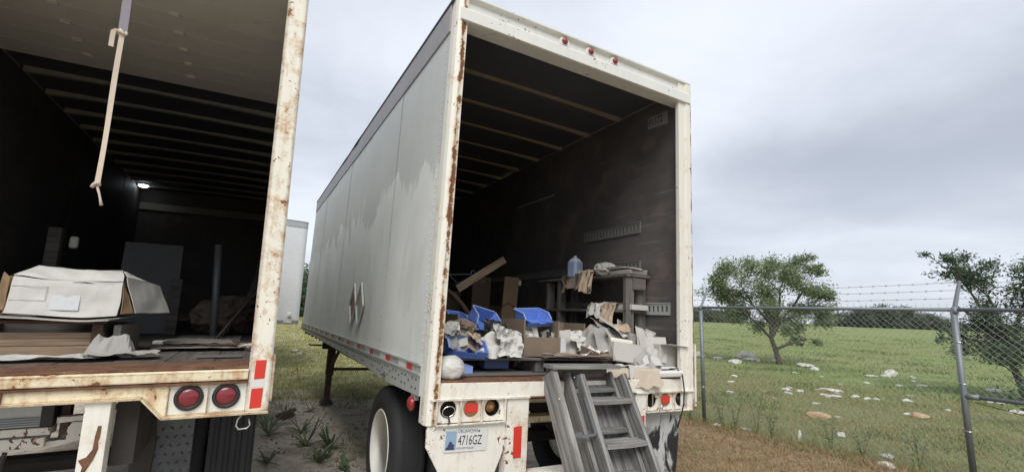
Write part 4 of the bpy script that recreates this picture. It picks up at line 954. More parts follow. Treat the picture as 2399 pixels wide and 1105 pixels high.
# blue bins
def bluebin(name, label, mw, w_=.28, d_=.36, h=.16, mat='blue'):
    """hopper-front stacking bin: low cut front, flared rim, label slot"""
    E = thing(name, label, 'bin', mw, 'blue stacking bins'); t_ = .004
    f_ = .48 * h
    mb = MB(); mb.add([(.02, .03, 0), (w_ - .02, .03, 0), (w_ - .02, d_ - .02, 0), (.02, d_ - .02, 0)], [(0, 1, 2, 3)])
    mb.build('floor', mat, E, solid=t_, fixn=False)
    for sx in (0, 1):
        x0, x1 = (.02, 0) if sx == 0 else (w_ - .02, w_)
        mb = MB(); mb.add([(x0, .03, 0), (x0, d_ - .02, 0), (x1, d_, h), (x1, d_ * .45, h), (x1, d_ * .22, f_ * 1.15), (x1 * .3 + x0 * .7, .0, f_)], [(0, 1, 2, 3, 4, 5)]); mb.build('side', mat, E, solid=t_, fixn=False)
        xo = x1 + (-.008 if sx == 0 else .008); mb = MB(); mb.tube([(xo, d_, h), (xo, d_ * .45, h), (xo, d_ * .22, f_ * 1.15)], .006, 4); mb.build('rim', 'blue_r', E)
    mb = MB(); mb.add([(.02, d_ - .02, 0), (w_ - .02, d_ - .02, 0), (w_, d_, h), (0, d_, h)], [(0, 1, 2, 3)]); mb.build('back', mat, E, solid=t_, fixn=False)
    mb = MB(); mb.add([(.02, .03, 0), (w_ - .02, .03, 0), (w_ - .012, 0, f_), (w_ * .64, .0, f_), (w_ * .60, .006, f_ * .72), (w_ * .40, .006, f_ * .72), (w_ * .36, 0, f_), (.012, 0, f_)], [tuple(range(8))]); mb.build('front', mat, E, solid=t_, fixn=False)
    mb = MB(); mb.tube([(0, d_ + .006, h), (w_, d_ + .006, h)], .006, 4); mb.build('rim', 'blue_r', E); return E
bluebin('storage_bin', 'blue plastic bin tipped towards the camera with dark tools in it', BM(.555, .56, .285, 16, 44, 12), .29, .20, .115)
bluebin('storage_bin', 'blue plastic bin sitting on top of the middle particle-board box', BM(1.01, .47, .345, 14, 16, -4), .29, .22, .10)
bluebin('storage_bin', 'blue plastic bin lying at the front left of the pallet above the white bag', BM(.225, .20, .125, 6, 8, 3), .31, .22, .115)
bluebin('storage_bin', 'blue plastic bin mostly hidden behind the tipped blue bin at the left', BM(.45, .82, .29, 8, 12, 4), .18, .22, .13)
tag(MB().box(0, .11, 0, .004, 0, .085).build('plastic_plate', 'blue_d', None, mw=BM(.30, .235, .022, 8, -30, 18)), 'small dusty blue plastic plate under the front left edge of the pallet', 'plate')
tag(MB().box(0, .22, 0, .10, 0, .07).build('blue_tray', 'blue_d', None, mw=BM(.63, .50, .017), bevel=.006), 'blue plastic tray pushed underneath the pallet', 'tray')
def tool(name, pts, r, label, cat='tool', mat='black'): return tag(MB().tube(pts, r, 8).build(name, mat, None, mw=FB.copy()), label, cat)
tool('black_tool', [(.63, .60, .395), (.68, .57, .36), (.72, .55, .315)], [.012, .018, .010], 'thick black handle lying in the tipped blue bin')
tool('black_bar', [(.67, .62, .415), (.73, .585, .37), (.77, .57, .33)], [.009, .012, .009], 'slim black bar lying in the tipped blue bin')
tag(wad('tool_bundle', 'black', .075, 90, (1.3, .8, .8), mw=BM(.72, .57, .28, 20, 30), amp=.6, sub=3), 'dark bundle of tools filling the tipped blue bin', 'tools')
# paper and rubbish
def paperwad(mat, r, x, y, z, label, seed, sq=(1, 1, .7), amp=.55, freq=2.0, rz=0, cat='paper', name='crumpled_paper', **kw):
    return tag(wad(name, mat, r, seed, sq, mw=BM(x, y, z, rz), amp=amp, freq=freq, **kw), label, cat)
tag(heap('crumpled_paper', 'pap_w', .36, .26, .19, 3, n=34, folds=6, amp=.55, mw=BM(.67, .40, .120, 20), smooth=True), 'big crumpled white paper bundle between the front blue bin and the middle box', 'paper')
tag(crumple('paper_sheet', 'pap_w', .26, .24, 5, .05, 12, mw=BM(.70, .33, .225, 20, 62, 8), freq=9), 'pointed flap of white paper on the crumpled bundle', 'paper')
tag(crumple('paper_sheet', 'pap_w', .16, .22, 9, .04, 10, mw=BM(.79, .36, .20, -15, 70, 20), freq=9), 'narrow white paper hanging beside the middle particle-board box', 'paper')
tag(heap('crumpled_paper', 'pap_b', .26, .20, .15, 6, n=28, smooth=True, amp=.6, mw=BM(.42, .46, .14)), 'tan crumpled paper behind the front blue bin', 'paper')
tag(heap('crumpled_paper', 'pap_g', .22, .20, .18, 8, n=28, smooth=True, amp=.6, mw=BM(.27, .45, .14)), 'grey crumpled paper at the left end of the pallet', 'paper')
paperwad('pap_d', .08, .43, .56, .27, 'dark brown paper lump below the tipped blue bin', 12, (1.3, .9, .7), .6, 2.3)
tag(crumple('paper_sheet', 'pap_b', .22, .13, 14, .025, 12, ragged=.05, mw=BM(.50, .40, .235, 30, 40, 10), freq=10), 'tan paper sheet sticking up left of the white bundle', 'paper')
tag(crumple('paper_sheet', 'pap_w', .17, .12, 17, .04, 10, mw=BM(.28, .42, .30, -20, 35, -15), freq=11), 'small white paper scrap on top of the grey paper by the left post', 'paper')
tag(crumple('paper_sheet', 'pap_g', .20, .14, 18, .04, 10, mw=BM(.36, .47, .275, 10, 20, 10), freq=11), 'grey paper scrap lying below the hidden blue bin', 'paper')
for k, (x, y, z, mt, lb) in enumerate(((1.06, .56, .235, 'pap_w', 'white packet inside the middle particle-board box at its left'), (1.16, .60, .225, 'black', 'dark plastic packet in the centre of the middle particle-board box'), (1.27, .56, .225, 'card_g', 'grey packet inside the middle particle-board box at its right'))):
    tag(wad('small_packet', mt, .055, 20 + k, (1.1, .8, .8), mw=BM(x, y, z, k * 40), amp=.6, sub=3), lb, 'packet')
tag(MB().box(-.02, .02, -.05, .05, 0, .035).build('black_box', 'black', None, mw=BM(1.255, .55, .285, -30, 25), bevel=.003), 'small black box leaning on the right side of the middle particle-board box', 'box')
tag(MB().box(-.018, .018, -.06, .06, 0, .008).build('white_card', 'pap_w', None, mw=BM(1.115, .53, .30, 15, 70), bevel=.001), 'white card standing up under the bin on the middle box', 'card')
tag(heap('crumpled_paper', 'pap_g', .20, .20, .16, 31, n=28, smooth=True, amp=.6, mw=BM(1.46, .47, .121)), 'grey crumpled paper right of the white panel', 'paper')
tag(crumple('paper_sheet', 'pap_w', .15, .20, 33, .05, 10, mw=BM(1.44, .42, .24, 15, 65, 10), freq=10), 'pale paper peak standing above the grey paper right of the white panel', 'paper')
tag(MB().box(-.09, .09, -.05, .05, 0, .055).build('foam_block', 'foam', None, mw=BM(1.59, .55, .235, 10, 6), bevel=.015), 'cream foam block in front of the right particle-board box', 'foam block')
tag(MB().box(-.08, .08, -.012, .012, 0, .065).build('dark_box', 'card_d', None, mw=BM(1.50, .32, .140, -28, 20, 22), bevel=.002), 'thin dark box leaning beside the white panel', 'box')
tag(crumple('plastic_sheet', 'plas_w', .26, .16, 35, .04, 12, mw=BM(1.58, .36, .155, -5, 12), freq=9), 'clear crumpled plastic on the front edge of the pallet', 'plastic')
tag(wad('small_packet', 'card_g', .05, 37, (1.2, .8, .8), mw=BM(1.66, .45, .15)), 'grey packet lying right of the thin dark box', 'packet')
for k in range(4):
    tag(crumple('cardboard_sheet', ('card_d', 'pap_d', 'card_g', 'card')[k], .66 - .06 * k, .24, 40 + k, .008, 12, mw=BM(1.30 + .05 * k, .30 + .012 * k, .131 + .005 * k, 2 - k * 1.5), freq=4, ragged=.25), ('dark', 'brown kraft', 'grey', 'light brown')[k] + ' flattened sheet on the front edge of the pallet under the middle box', 'cardboard')
for k, (nm, mt, w_, h_, x, y, z, rz, rx, ry, lb) in enumerate((
    ('bent_card', 'card_l', .22, .30, 1.80, .30, .24, 8, 66, 12, 'pale bent card leaning on the left of the tipped grey carton'),
    ('bent_card', 'card_g', .30, .26, 1.88, .50, .39, -20, 14, 10, 'grey bent card lying on top of the big paper heap'),
    ('bent_card', 'pap_w', .16, .12, 1.93, .38, .35, 30, 34, -10, 'small white card just above the cream foam in the carton'),
    ('bent_card', 'card_l', .20, .28, 2.10, .24, .27, -35, 58, 24, 'pale card sliding down between the two right cartons'),
    ('bent_card', 'pap_g', .22, .20, 2.00, .14, .13, 12, 40, -16, 'grey folded card in front of the dark creased paper'),
    ('bent_card', 'pap_w', .14, .18, 2.06, .13, .14, -22, 50, 30, 'white folded card near the right end of the sill'),
    ('bent_card', 'card_l', .16, .12, .30, .42, .24, 20, 50, 10, 'pale card leaning at the far left of the pallet pile'),
    ('bent_card', 'pap_w', .13, .10, .36, .40, .225, -25, 40, -20, 'small white card left of the tan paper'),
    ('bent_card', 'card_d', .18, .10, .52, .43, .26, 10, 42, 15, 'dark card under the tipped blue bin'),
    ('bent_card', 'pap_w', .10, .13, 1.10, .54, .29, 25, 64, 10, 'white card poking out of the middle particle-board box'),
    ('bent_card', 'card_g', .12, .10, 1.21, .56, .28, -15, 40, -18, 'grey card inside the middle particle-board box'),
    ('bent_card', 'pap_w', .22, .16, 1.55, .40, .165, 8, 18, 6, 'white sheet lying flat right of the white panel'),
    ('bent_card', 'card_l', .18, .20, 1.42, .56, .25, -8, 62, -8, 'pale card standing in front of the right particle-board box'))):
    tag(foldcard(nm, mt, w_, h_, 200 + k, mw=BM(x, y, z, rz, rx, ry)), lb, 'card')
# white rubbish bag
paperwad('bag', .108, .175, .105, .004, 'white plastic rubbish bag slumped against the left rear post on the sill', 50, (.90, .85, .80), .13, 1.5, cat='bag', name='rubbish_bag', smooth=True)
# right-hand heap
def carton(name, mat, w_, d_, h, mw, label, flaps=(), t_=.004, cat='box'):
    E = thing(name, label, cat, mw)
    mb = MB(); mb.box(0, w_, 0, d_, 0, .004); mb.build('bottom', mat, E)
    for a in ((0, w_, 0, t_), (0, w_, d_ - t_, d_), (0, t_, t_, d_ - t_), (w_ - t_, w_, t_, d_ - t_)):
        mb = MB(); n = 5; x0, x1, y0, y1 = a; vs = []; fs = []
        mb.box(x0, x1, y0, y1, .0045, h); mb.build('wall', mat, E, bevel=.001)
    for fx in flaps:
        side, ln, ang = fx; mb = MB(); L_ = w_ if side in 'fb' else d_
        mb.box(.006, L_ - .006, -t_ / 2, t_ / 2, 0, ln)
        mt = {'f': TR(0, t_ / 2, h) @ RX(ang), 'b': TR(0, d_ - t_ / 2, h) @ RX(-ang), 'l': TR(t_ / 2, 0, h) @ RZ(90) @ RX(-ang), 'r': TR(w_ - t_ / 2, 0, h) @ RZ(90) @ RX(ang)}[side]
        mb.build('flap', mat, E, mw=mt)
    return E
tag(heap('crumpled_paper', 'pap_g', .62, .44, .35, 61, n=40, folds=5, amp=.28, mw=BM(1.88, .54, .11, 10), smooth=True), 'large heap of grey crumpled paper right of the particle-board boxes', 'paper')
tag(foldcard('paper_sheet', 'card_l', .36, .30, 61, mw=BM(1.92, .50, .40, 25, 24, 6), bend=.3, curl=.12), 'grey paper sheet lying over the top of the big paper heap', 'paper')
tag(foldcard('paper_sheet', 'pap_g', .22, .28, 62, mw=BM(1.74, .36, .25, 10, 74, 4), bend=.3, curl=.15), 'grey paper sheet hanging down the front of the big paper heap', 'paper')
tag(crumple('paper_sheet', 'pap_b', .12, .09, 63, .03, 8, mw=BM(1.96, .40, .37, -20, 40), freq=9), 'small tan paper scrap above the white-filled carton', 'paper')
carton('open_carton', 'card_l', .27, .20, .16, BM(1.70, .22, .118, -14, -9, 6), 'grey open carton tipped forward with cream foam inside, right of the pallet edge', (('l', .10, -150), ('b', .09, 40)))
tag(MB().box(-.11, .11, -.075, .075, 0, .12).build('foam_block', 'foam', None, mw=BM(1.84, .33, .17, -14, -4, 6), bevel=.012), 'cream foam block inside the tipped grey carton', 'foam block')
carton('open_carton', 'card_l', .24, .24, .22, BM(2.03, .34, .125, 10, 4, 14), 'grey open carton with raised flaps leaning at the right of the heap', (('r', .16, 28), ('f', .10, -120), ('b', .12, 15)))
carton('closed_carton', 'card_l', .23, .26, .21, BM(2.12, .12, .055, -4, 0, 5), 'grey carton pushed against the right wall beside the rear post', (('f', .12, 85), ('b', .12, 85)))
tag(heap('crumpled_paper', 'pap_g', .32, .26, .22, 66, n=30, smooth=True, folds=7, amp=.7, mw=BM(2.02, .19, .04, 30)), 'dark creased grey paper wedged between the two grey cartons', 'paper')
tag(heap('crumpled_paper', 'pap_w', .18, .14, .12, 68, n=16, folds=6, amp=.7, mw=BM(2.02, .13, .09, -20)), 'pale paper wad under the raised flap carton', 'paper')
tag(foldcard('paper_sheet', 'card_l', .24, .24, 67, mw=BM(2.12, .19, .22, -30, 60, 14), bend=.3, curl=.15), 'grey paper sheet slumping over the front of the right cartons', 'paper')
paperwad('pap_d', .10, 2.27, .33, .02, 'dark paper lump in the corner against the right wall', 68, (1, 1, 1.3), .7, 2)
def drape(p, u, v):           # bends over the sill edge and hangs
    if p[1] < -.02: d = -.02 - p[1]; return (p[0], -.02 - .25 * d, p[2] - .9 * d)
    return p
tag(crumple('kraft_paper', 'pap_t', .50, .36, 70, .026, 22, mw=BM(1.76, .055, .040, -14), fold=drape, freq=5, ragged=.16), 'tan wrapping paper draped over the sill right of the steps', 'paper')
tag(crumple('wrapping_paper', 'pap_w', .40, .26, 71, .022, 18, mw=BM(1.90, .09, .065, 10), fold=drape, freq=5, ragged=.08), 'pale wrapping paper lying on the tan paper at the sill', 'paper')
wp = thing('white_tray', 'white plastic tray with a dark slot lying on the sill by the right post', 'tray', BM(2.10, .06, .012, -12, 12, -3))
mb = MB(); mb.box(-.17, .17, -.07, .07, 0, .05); mb.build('body', 'plas_w', wp, bevel=.012); mb = MB(); mb.box(-.02, .10, -.03, -.0, .049, .0515); mb.build('slot', 'black', wp)
cb = MB(); cb.tube([(2.16, .03, .065), (2.20, -.02, .075), (2.235, -.045, .02), (2.25, -.05, -.10), (2.245, -.045, -.22), (2.22, -.03, -.33), (2.20, -.02, -.40)], .006, 8)
tag(cb.build('power_cable', 'cable', None, mw=FB.copy(), smooth=True), 'black cable hanging from the sill over the right tail lamps', 'cable')
# bench along the right wall
BE = thing('wooden_bench', 'narrow rough wooden shelf bench standing along the right wall of the open trailer', 'bench', BM(2.21, 1.1, 0))
for x, y in ((-.085, -.60), (.095, -.57), (-.085, .52), (.095, .52), (-.085, .76)): plank('leg', 'weathered_d', BE, (x, y, 0), (x, y, .875), .10, .045, up=(0, 1, 0))
plank('top', 'weathered_d', BE, (0, -.64, .89), (0, .95, .89), .30, .028); plank('shelf', 'weathered_d', BE, (0, -.62, .545), (0, .95, .545), .27, .025)
plank('end_rail', 'weathered_d', BE, (-.06, -.625, .81), (.10, -.625, .81), .03, .11)
plank('shelf_back', 'weathered_d', BE, (.0, .25, .60), (.0, .92, .60), .02, .08)
jg = thing('plastic_jug', 'translucent blue-grey plastic jug standing on the wooden bench', 'jug', BM(2.11, 1.36, .905, 20))
def rsq(h, w_, d_, c): return [(-w_ / 2 + c, -d_ / 2, h), (w_ / 2 - c, -d_ / 2, h), (w_ / 2, -d_ / 2 + c, h), (w_ / 2, d_ / 2 - c, h), (w_ / 2 - c, d_ / 2, h), (-w_ / 2 + c, d_ / 2, h), (-w_ / 2, d_ / 2 - c, h), (-w_ / 2, -d_ / 2 + c, h)]
mb = MB(); rings = [rsq(0, .155, .13, .03), rsq(.01, .165, .14, .03), rsq(.165, .165, .14, .03), rsq(.195, .13, .11, .03), rsq(.215, .085, .08, .02), rsq(.225, .05, .05, .012)]
for i, r_ in enumerate(rings): mb.v += r_
for i in range(5):
    for j in range(8): mb.f.append((i * 8 + j, i * 8 + (j + 1) % 8, i * 8 + 8 + (j + 1) % 8, i * 8 + 8 + j))
mb.f += [tuple(range(8))[::-1], tuple(40 + j for j in range(8))]; mb.build('body', 'jug', jg, bevel=.006)
mb = MB(); mb.lathe([(.02, .225), (.022, .235), (.018, .245), (.01, .245), (.01, .23)], 'z', 16, (.0, .0, 0)); mb.build('neck', 'jug', jg, smooth=True)
mb = MB(); mb.box(-.03, .03, -.0735, -.071, .03, .075); mb.build('paper_label', 'foam', jg)
def hang(edge):
    def fn(p, u, v):
        x, y, z = p
        if x < edge: d = edge - x; return (edge - .18 * d + .04 * math.sin(v * 18) * min(1, d * 6), y * (1 - .5 * d), z - .95 * d)
        return p
    return fn
tag(crumple('kraft_paper', 'pap_d', .50, .60, 80, .022, 18, mw=BM(2.12, 1.22, .925), fold=hang(-.06), freq=6, ragged=.35), 'dark kraft paper hanging over the edge of the bench in front of the jug', 'paper')
tag(crumple('kraft_paper', 'pap_b', .52, .26, 81, .03, 16, mw=BM(2.10, 1.06, .935), fold=hang(-.04), freq=9, ragged=.3), 'orange-tan paper hanging over the bench edge below the jug', 'paper')
tag(foldcard('paper_sheet', 'pap_g', .24, .34, 82, mw=BM(2.20, .70, .955, 10), bend=.25, curl=.12), 'grey crumpled paper lying on the near end of the bench', 'paper')
tag(wad('paper_roll', 'pap_g', .09, 83, (1.1, 1.2, .75), mw=BM(2.13, .86, .905), amp=.35, freq=1.6), 'thick grey paper roll on the bench beside the jug', 'paper')
tag(MB().box(-.12, .12, -.14, .14, 0, .04).build('flat_package', 'card_g', None, mw=BM(2.21, .60, .905, 4), bevel=.006), 'flat grey package on the near end of the bench', 'package')
tag(foldcard('paper_sheet', 'pap_w', .26, .30, 84, mw=BM(2.21, .60, .965, 14, 4), bend=.12, curl=.08), 'pale sheet on top of the flat grey package', 'paper')
tag(crumple('paper_sheet', 'pap_w', .36, .30, 85, .035, 14, mw=BM(2.13, .92, .59), fold=hang(-.05), freq=9, ragged=.3), 'white crumpled paper hanging from the lower shelf of the bench', 'paper')
tag(crumple('kraft_paper', 'pap_b', .42, .22, 86, .03, 14, mw=BM(2.10, .72, .59), fold=hang(-.03), freq=9, ragged=.3), 'tan paper hanging from the lower shelf near the bench legs', 'paper')
tag(MB().box(-.1, .1, -.12, .12, 0, .05).build('paper_stack', 'pap_w', None, mw=BM(2.22, .56, .56), bevel=.004), 'small stack of white paper on the lower bench shelf between the legs', 'paper')
# deep inside at the left
tag(plank('leaning_plank', 'tanwood', None, (0, 0, 0), (.62, .12, .38), .085, .02, up=(0, -1, .2)), 'tan wooden plank leaning diagonally in the dark left part of the trailer', 'plank').matrix_world = BM(.90, 1.85, .70) @ aim((0, 0, 0), (.62, .1, .40), (0, -1, .2))
tag(MB().box(0, .22, 0, .02, 0, .95).build('cardboard_sheet', 'card', None, mw=BM(1.79, 2.5, 0, 4, 4), bevel=.002), 'brown cardboard panel standing upright deep in the trailer', 'panel')
tag(MB().box(0, .26, 0, .24, 0, .95).build('tall_carton', 'card_d', None, mw=BM(1.53, 2.85, 0, -6), bevel=.003), 'dark brown carton standing left of the upright cardboard panel', 'box')
tag(MB().box(0, .035, 0, .02, 0, .07).build('white_socket', 'plas_w', None, mw=BM(2.03, 2.48, .85), bevel=.004), 'small white plastic fitting right of the upright cardboard panel', 'fitting')
tag(MB().tube([(.55, 1.3, .60), (.62, 1.45, .66), (.72, 1.5, .62), (.82, 1.5, .53), (.92, 1.52, .43), (.95, 1.55, .3)], [.02, .026, .028, .028, .026, .02], 10).build('curved_pipe', 'steel_rusty', None, mw=FB.copy(), smooth=True), 'reddish brown curved pipe behind the blue bins at the left', 'pipe')
tag(MB().tube([(1.55, 2.1, .40), (1.60, 2.1, .55), (1.68, 2.1, .60), (1.76, 2.1, .56), (1.80, 2.1, .40)], .007, 6).build('wire_loop', 'cable', None, mw=FB.copy()), 'thin dark wire loop in front of the upright cardboard panel', 'wire')
hg = MB(); hg.tube([(.84, 1.98, .86), (.95, 1.98, .78), (1.30, 1.98, .82), (1.11, 1.98, .89), (.84, 1.98, .86)], .004, 6); hg.tube([(1.11, 1.98, .89), (1.115, 1.98, .925), (1.14, 1.98, .94), (1.152, 1.98, .915)], .004, 6)
tag(hg.build('wire_hanger', 'galv', None, mw=FB.copy()), 'wire coat hanger hooked behind the leaning plank', 'hanger')
for k, (x, y, h, mt, lb) in enumerate(((.45, 2.3, .62, 'steel_dark', 'dark machine case standing behind the blue bins at the left'), (1.15, 3.3, .75, 'card_d', 'dark carton in the depth of the trailer behind the leaning plank'), (2.0, 3.4, .6, 'card_d', 'dark carton deep in the trailer behind the bench'))):
    tag(MB().box(0, .42, 0, .5, 0, h).build('dark_case', mt, None, mw=BM(x, y, 0, 8 * k - 5), bevel=.01), lb, 'case')

# ================================================================ things in the cream trailer (A frame)
def AM(x, y, z, rz=0, rx=0, ry=0): return FA @ TR(x, y, z) @ RZ(rz) @ RX(rx) @ RY(ry)
FZ = 1.298
# crate of drawers
CR = thing('wooden_crate', 'tan wooden crate with dark corner posts under the white carton', 'crate', AM(-1.30, 1.12, FZ))
for k, (z, w_, y) in enumerate(((.035, .07, -.335), (.0935, .042, -.318), (.135, .036, -.318))):
    plank('front_slat', 'tanwood', CR, (-.36, y, z), (.335, y, z), w_, .016, up=(0, -1, 0)).rotation_mode = 'XYZ'
for x in (-.36, .305): plank('corner_post', 'darkwood', CR, (x, -.335, .07), (x, -.335, .205), .055, .03, up=(0, -1, 0))
for x in (-.36, .32): mb = MB(); mb.box(x - .01, x + .01, -.31, .33, 0, .2); mb.build('side_wall', 'weathered_d', CR)
mb = MB(); mb.box(-.36, .32, .31, .33, 0, .2); mb.build('back_wall', 'weathered_d', CR); plank('top_rail', 'darkwood', CR, (-.36, -.30, .215), (.34, -.30, .215), .06, .02)
# white carton: sagging, torn at its right end
WC = thing('white_carton', 'large torn white carton with brown edges lying on the wooden crate', 'box', AM(-1.18, .74, 1.545))
def sag(x, y): return -.006 * math.sin(x * 5) - .01 * max(0, x) ** 2
def csheet(name, mat, P00, P10, P11, P01, seed, amp=.008, n=12, solid=.005):
    P00, P10, P11, P01 = map(Vector, (P00, P10, P11, P01)); vs = []; fs = []
    nn = (P10 - P00).cross(P01 - P00).normalized()
    for j in range(n + 1):
        for i in range(n + 1):
            u, v = i / n, j / n; p = P00 * (1 - u) * (1 - v) + P10 * u * (1 - v) + P11 * u * v + P01 * (1 - u) * v
            e = min(1, 5 * min(u, 1 - u, v, 1 - v) + .3); q = Vector((math.floor(p.x * 60) / 60, p.y, p.z)); vs.append(p + nn * amp * e * fbm(p * 6 + Vector((seed, 0, 0)), 2) + Vector((0, 0, -.012 * math.sin((p.x + .25) * 6) - .010 * mnoise.noise(p * 4))) + Vector((.012 * mnoise.noise(p * 7), .010 * mnoise.noise(p * 6 + Vector((4, 4, 4))), 0)))
    for j in range(n):
        for i in range(n): a = j * (n + 1) + i; fs.append((a, a + 1, a + n + 2, a + n + 1))
    mb = MB(); mb.add(vs, fs); return mb.build(name, mat, WC, solid=solid, fixn=False, smooth=False)
fp = csheet('front', 'carton', (-.245, -.03, .022), (.285, -.035, .012), (.295, -.02, .225), (-.235, .0, .245), 1, .014)
csheet('top', 'carton', (-.24, .005, .248), (.293, -.014, .23), (.245, .14, .305), (-.17, .13, .315), 2, .022)
csheet('top', 'carton', (-.17, .132, .318), (.245, .142, .308), (.22, .52, .27), (-.25, .52, .29), 3, .022)
csheet('end_flap', 'carton', (.36, .05, .02), (.50, .40, .02), (.43, .40, .215), (.30, .01, .255), 4, .010); csheet('end_flap', 'carton', (.30, .012, .258), (.43, .40, .218), (.24, .44, .29), (.25, .14, .305), 5, .012)
csheet('end_flap', 'card', (.30, -.02, .02), (.35, .05, .02), (.31, .02, .16), (.295, -.015, .225), 6, .01)
csheet('bottom', 'card_g', (-.30, -.03, .005), (.30, -.035, -.005), (.40, .40, .01), (-.30, .5, .0), 7, .006)
csheet('bottom', 'pap_w', (-.32, -.055, -.002), (.255, -.06, -.012), (.30, .2, -.004), (-.30, .2, -.002), 9, .010)
csheet('left_end', 'card', (-.30, .10, .0), (-.25, -.025, .02), (-.238, -.0, .238), (-.30, .13, .24), 8, .01)
csheet('left_end', 'card', (-.33, .05, .04), (-.25, -.028, .04), (-.245, -.012, .235), (-.30, .06, .26), 10, .012)
mb = MB(); mb.box(-.22, .28, .02, .45, .02, .20); mb.build('inner_wrap', 'card', WC)
mb = MB(); mb.box(.295, .32, .03, .06, .05, .15); mb.build('inner_tab', 'card', WC)
for (x0, x1, z0, z1, mt) in ((-.05, .09, .045, .135, 'label_blank'), (-.235, -.07, .10, .103, 'ink'), (-.235, -.07, .185, .188, 'ink'), (-.075, -.073, .105, .185, 'ink'), (-.03, .09, .165, .168, 'ink'), (-.03, .12, .185, .188, 'ink'), (-.04, .07, .20, .203, 'ink')):
    mb = MB(); mb.add([(x0, -.032 + .12 * z0 * .9 - .004, z0), (x1, -.034 + .12 * z0 * .9 - .004, z0), (x1, -.034 + .12 * z1 * .9 - .004, z1), (x0, -.032 + .12 * z1 * .9 - .004, z1)], [(0, 1, 2, 3)]); mb.build('shipping_label' if mt == 'label_blank' else 'printed_line', mt, WC, solid=.0012, fixn=False)
mb = MB(); mb.prism([(.04, .218), (.10, .222), (.15, .214), (.11, .214)], 'y', -.022, -.018); mb.build('tear', 'void', WC)
# sheets trailing below
tag(crumple('paper_sheet', 'pap_w', .62, .24, 100, .014, 18, mw=AM(-1.24, .62, FZ + .014, -2), freq=5, ragged=.25), 'long white paper sheet on the floor edge in front of the wooden crate', 'paper')
tag(heap('paper_sheet', 'pap_g', .22, .26, .20, 103, n=18, folds=5, amp=.55, mw=AM(-.90, .74, FZ + .004, 10)), 'white paper hanging down beside the wooden crate', 'paper')
tag(crumple('paper_sheet', 'pap_g', .34, .20, 102, .02, 14, mw=AM(-.82, .60, FZ + .02, 6), freq=7, ragged=.3), 'grey folded paper lying at the right foot of the crate', 'paper')
tag(MB().box(-.02, .02, -.3, .3, 0, .20).build('grey_board', 'card_g', None, mw=AM(-.90, 1.10, FZ), bevel=.003), 'grey board standing along the right side of the wooden crate', 'board')
# pipe post, sheets, rope
PP = thing('pipe_stand', 'grey steel pipe standing upright on a flat plate inside the cream trailer', 'stand', AM(-.48, 2.75, FZ))
mb = MB(); mb.tube([(0, 0, .01), (-.05, .05, .98)], .036, 18); mb.build('pipe', 'galv', PP, smooth=True); mb = MB(); mb.lathe([(.05, .006), (.06, .012), (.05, .02)], 'z', 18); mb.build('flange', 'galv', PP)
mb = MB(); mb.box(-.30, .26, -.55, .30, .0, .008); mb.build('base_plate', 'card_g', PP)
for k in range(3): tag(crumple('cardboard_sheet', ('card_g', 'card_d', 'card_g')[k], .56 - .05 * k, .50, 110 + k, .012, 14, mw=AM(-.44 - .03 * k, 1.35 + .1 * k, FZ + .012 + .012 * k, 4 * k - 3), freq=4, ragged=.15), ('lowest grey', 'middle dark', 'topmost grey')[k] + ' flattened cardboard sheet on the floor right of the carton', 'cardboard')
tag(plank('floor_plank', 'weathered_d', None, (0, 0, 0), (.26, 0, 0), .12, .012), 'short dark board on the floor edge near the right post', 'board').matrix_world = AM(-.30, .60, FZ + .008, 3)
rp = MB(); rp.tube([(-.13 + (.085 - .004 * k) * math.cos(k * .5), 1.10 + (.10 - .004 * k) * math.sin(k * .5), FZ + .035 + .012 * math.sin(k * .9)) for k in range(30)], .009, 6)
tag(rp.build('rope_coil', 'strap', None, mw=FA.copy(), smooth=True), 'small coil of pale rope on the floor by the right wall', 'rope')
tag(MB().box(-.30, .26, 0, .03, 0, 1.05).build('leaning_sheet', 'sheet_d', None, mw=AM(-1.20, 3.6, FZ, 6, -8), bevel=.003), 'tall grey panel leaning in the dark behind the carton', 'panel')
tag(MB().box(-.05, .05, 0, .03, 0, .62).build('narrow_board', 'weathered_d', None, mw=AM(-.93, 3.35, FZ, 2, -6), bevel=.003), 'narrow board standing beside the tall grey panel', 'board')
for k in range(9):
    z0 = FZ + .012 + .03 * k; y0 = 2.6 + .3 * k
    lean = plank('leaning_board', 'weathered_d', None, (0, 0, 0), (1, 0, 0), .10, .018); lean.matrix_world = FA @ aim((-.42 + .02 * k, y0 - .1, FZ + .03), (-.085, y0 + .5, FZ + .55 + .11 * k), (-1, 0, .5))
    tag(lean, ('shortest', 'second shortest', 'third shortest', 'lower middle', 'middle', 'upper middle', 'third tallest', 'second tallest', 'tallest')[k] + ' dusty board leaning on the right wall behind the pipe', 'board', 'boards leaning on the wall')
tag(wad('dusty_bundle', 'pap_d', .26, 120, (1.2, 1.4, .8), mw=AM(-.40, 3.6, FZ), amp=.5, freq=1.6), 'dark dusty bundle on the floor behind the pipe', 'bundle')
tag(MB().box(-.06, .06, -.05, .05, 0, .03).build('clear_tub', 'plas_w', None, mw=AM(-.80, 1.9, FZ), bevel=.008), 'small pale plastic tub on the floor under the carton end', 'tub')
tag(MB().box(0, .10, 0, .08, 0, 1.05).build('dark_post', 'weathered_d', None, mw=AM(-1.95, 2.9, FZ), bevel=.004), 'dark wooden post standing deep at the left of the cream trailer', 'post')
tag(MB().box(0, .07, 0, .05, 0, .12).build('pale_bottle', 'plas_w', None, mw=AM(-1.80, 2.95, FZ + .86), bevel=.02), 'pale plastic bottle hanging on the dark post', 'bottle')
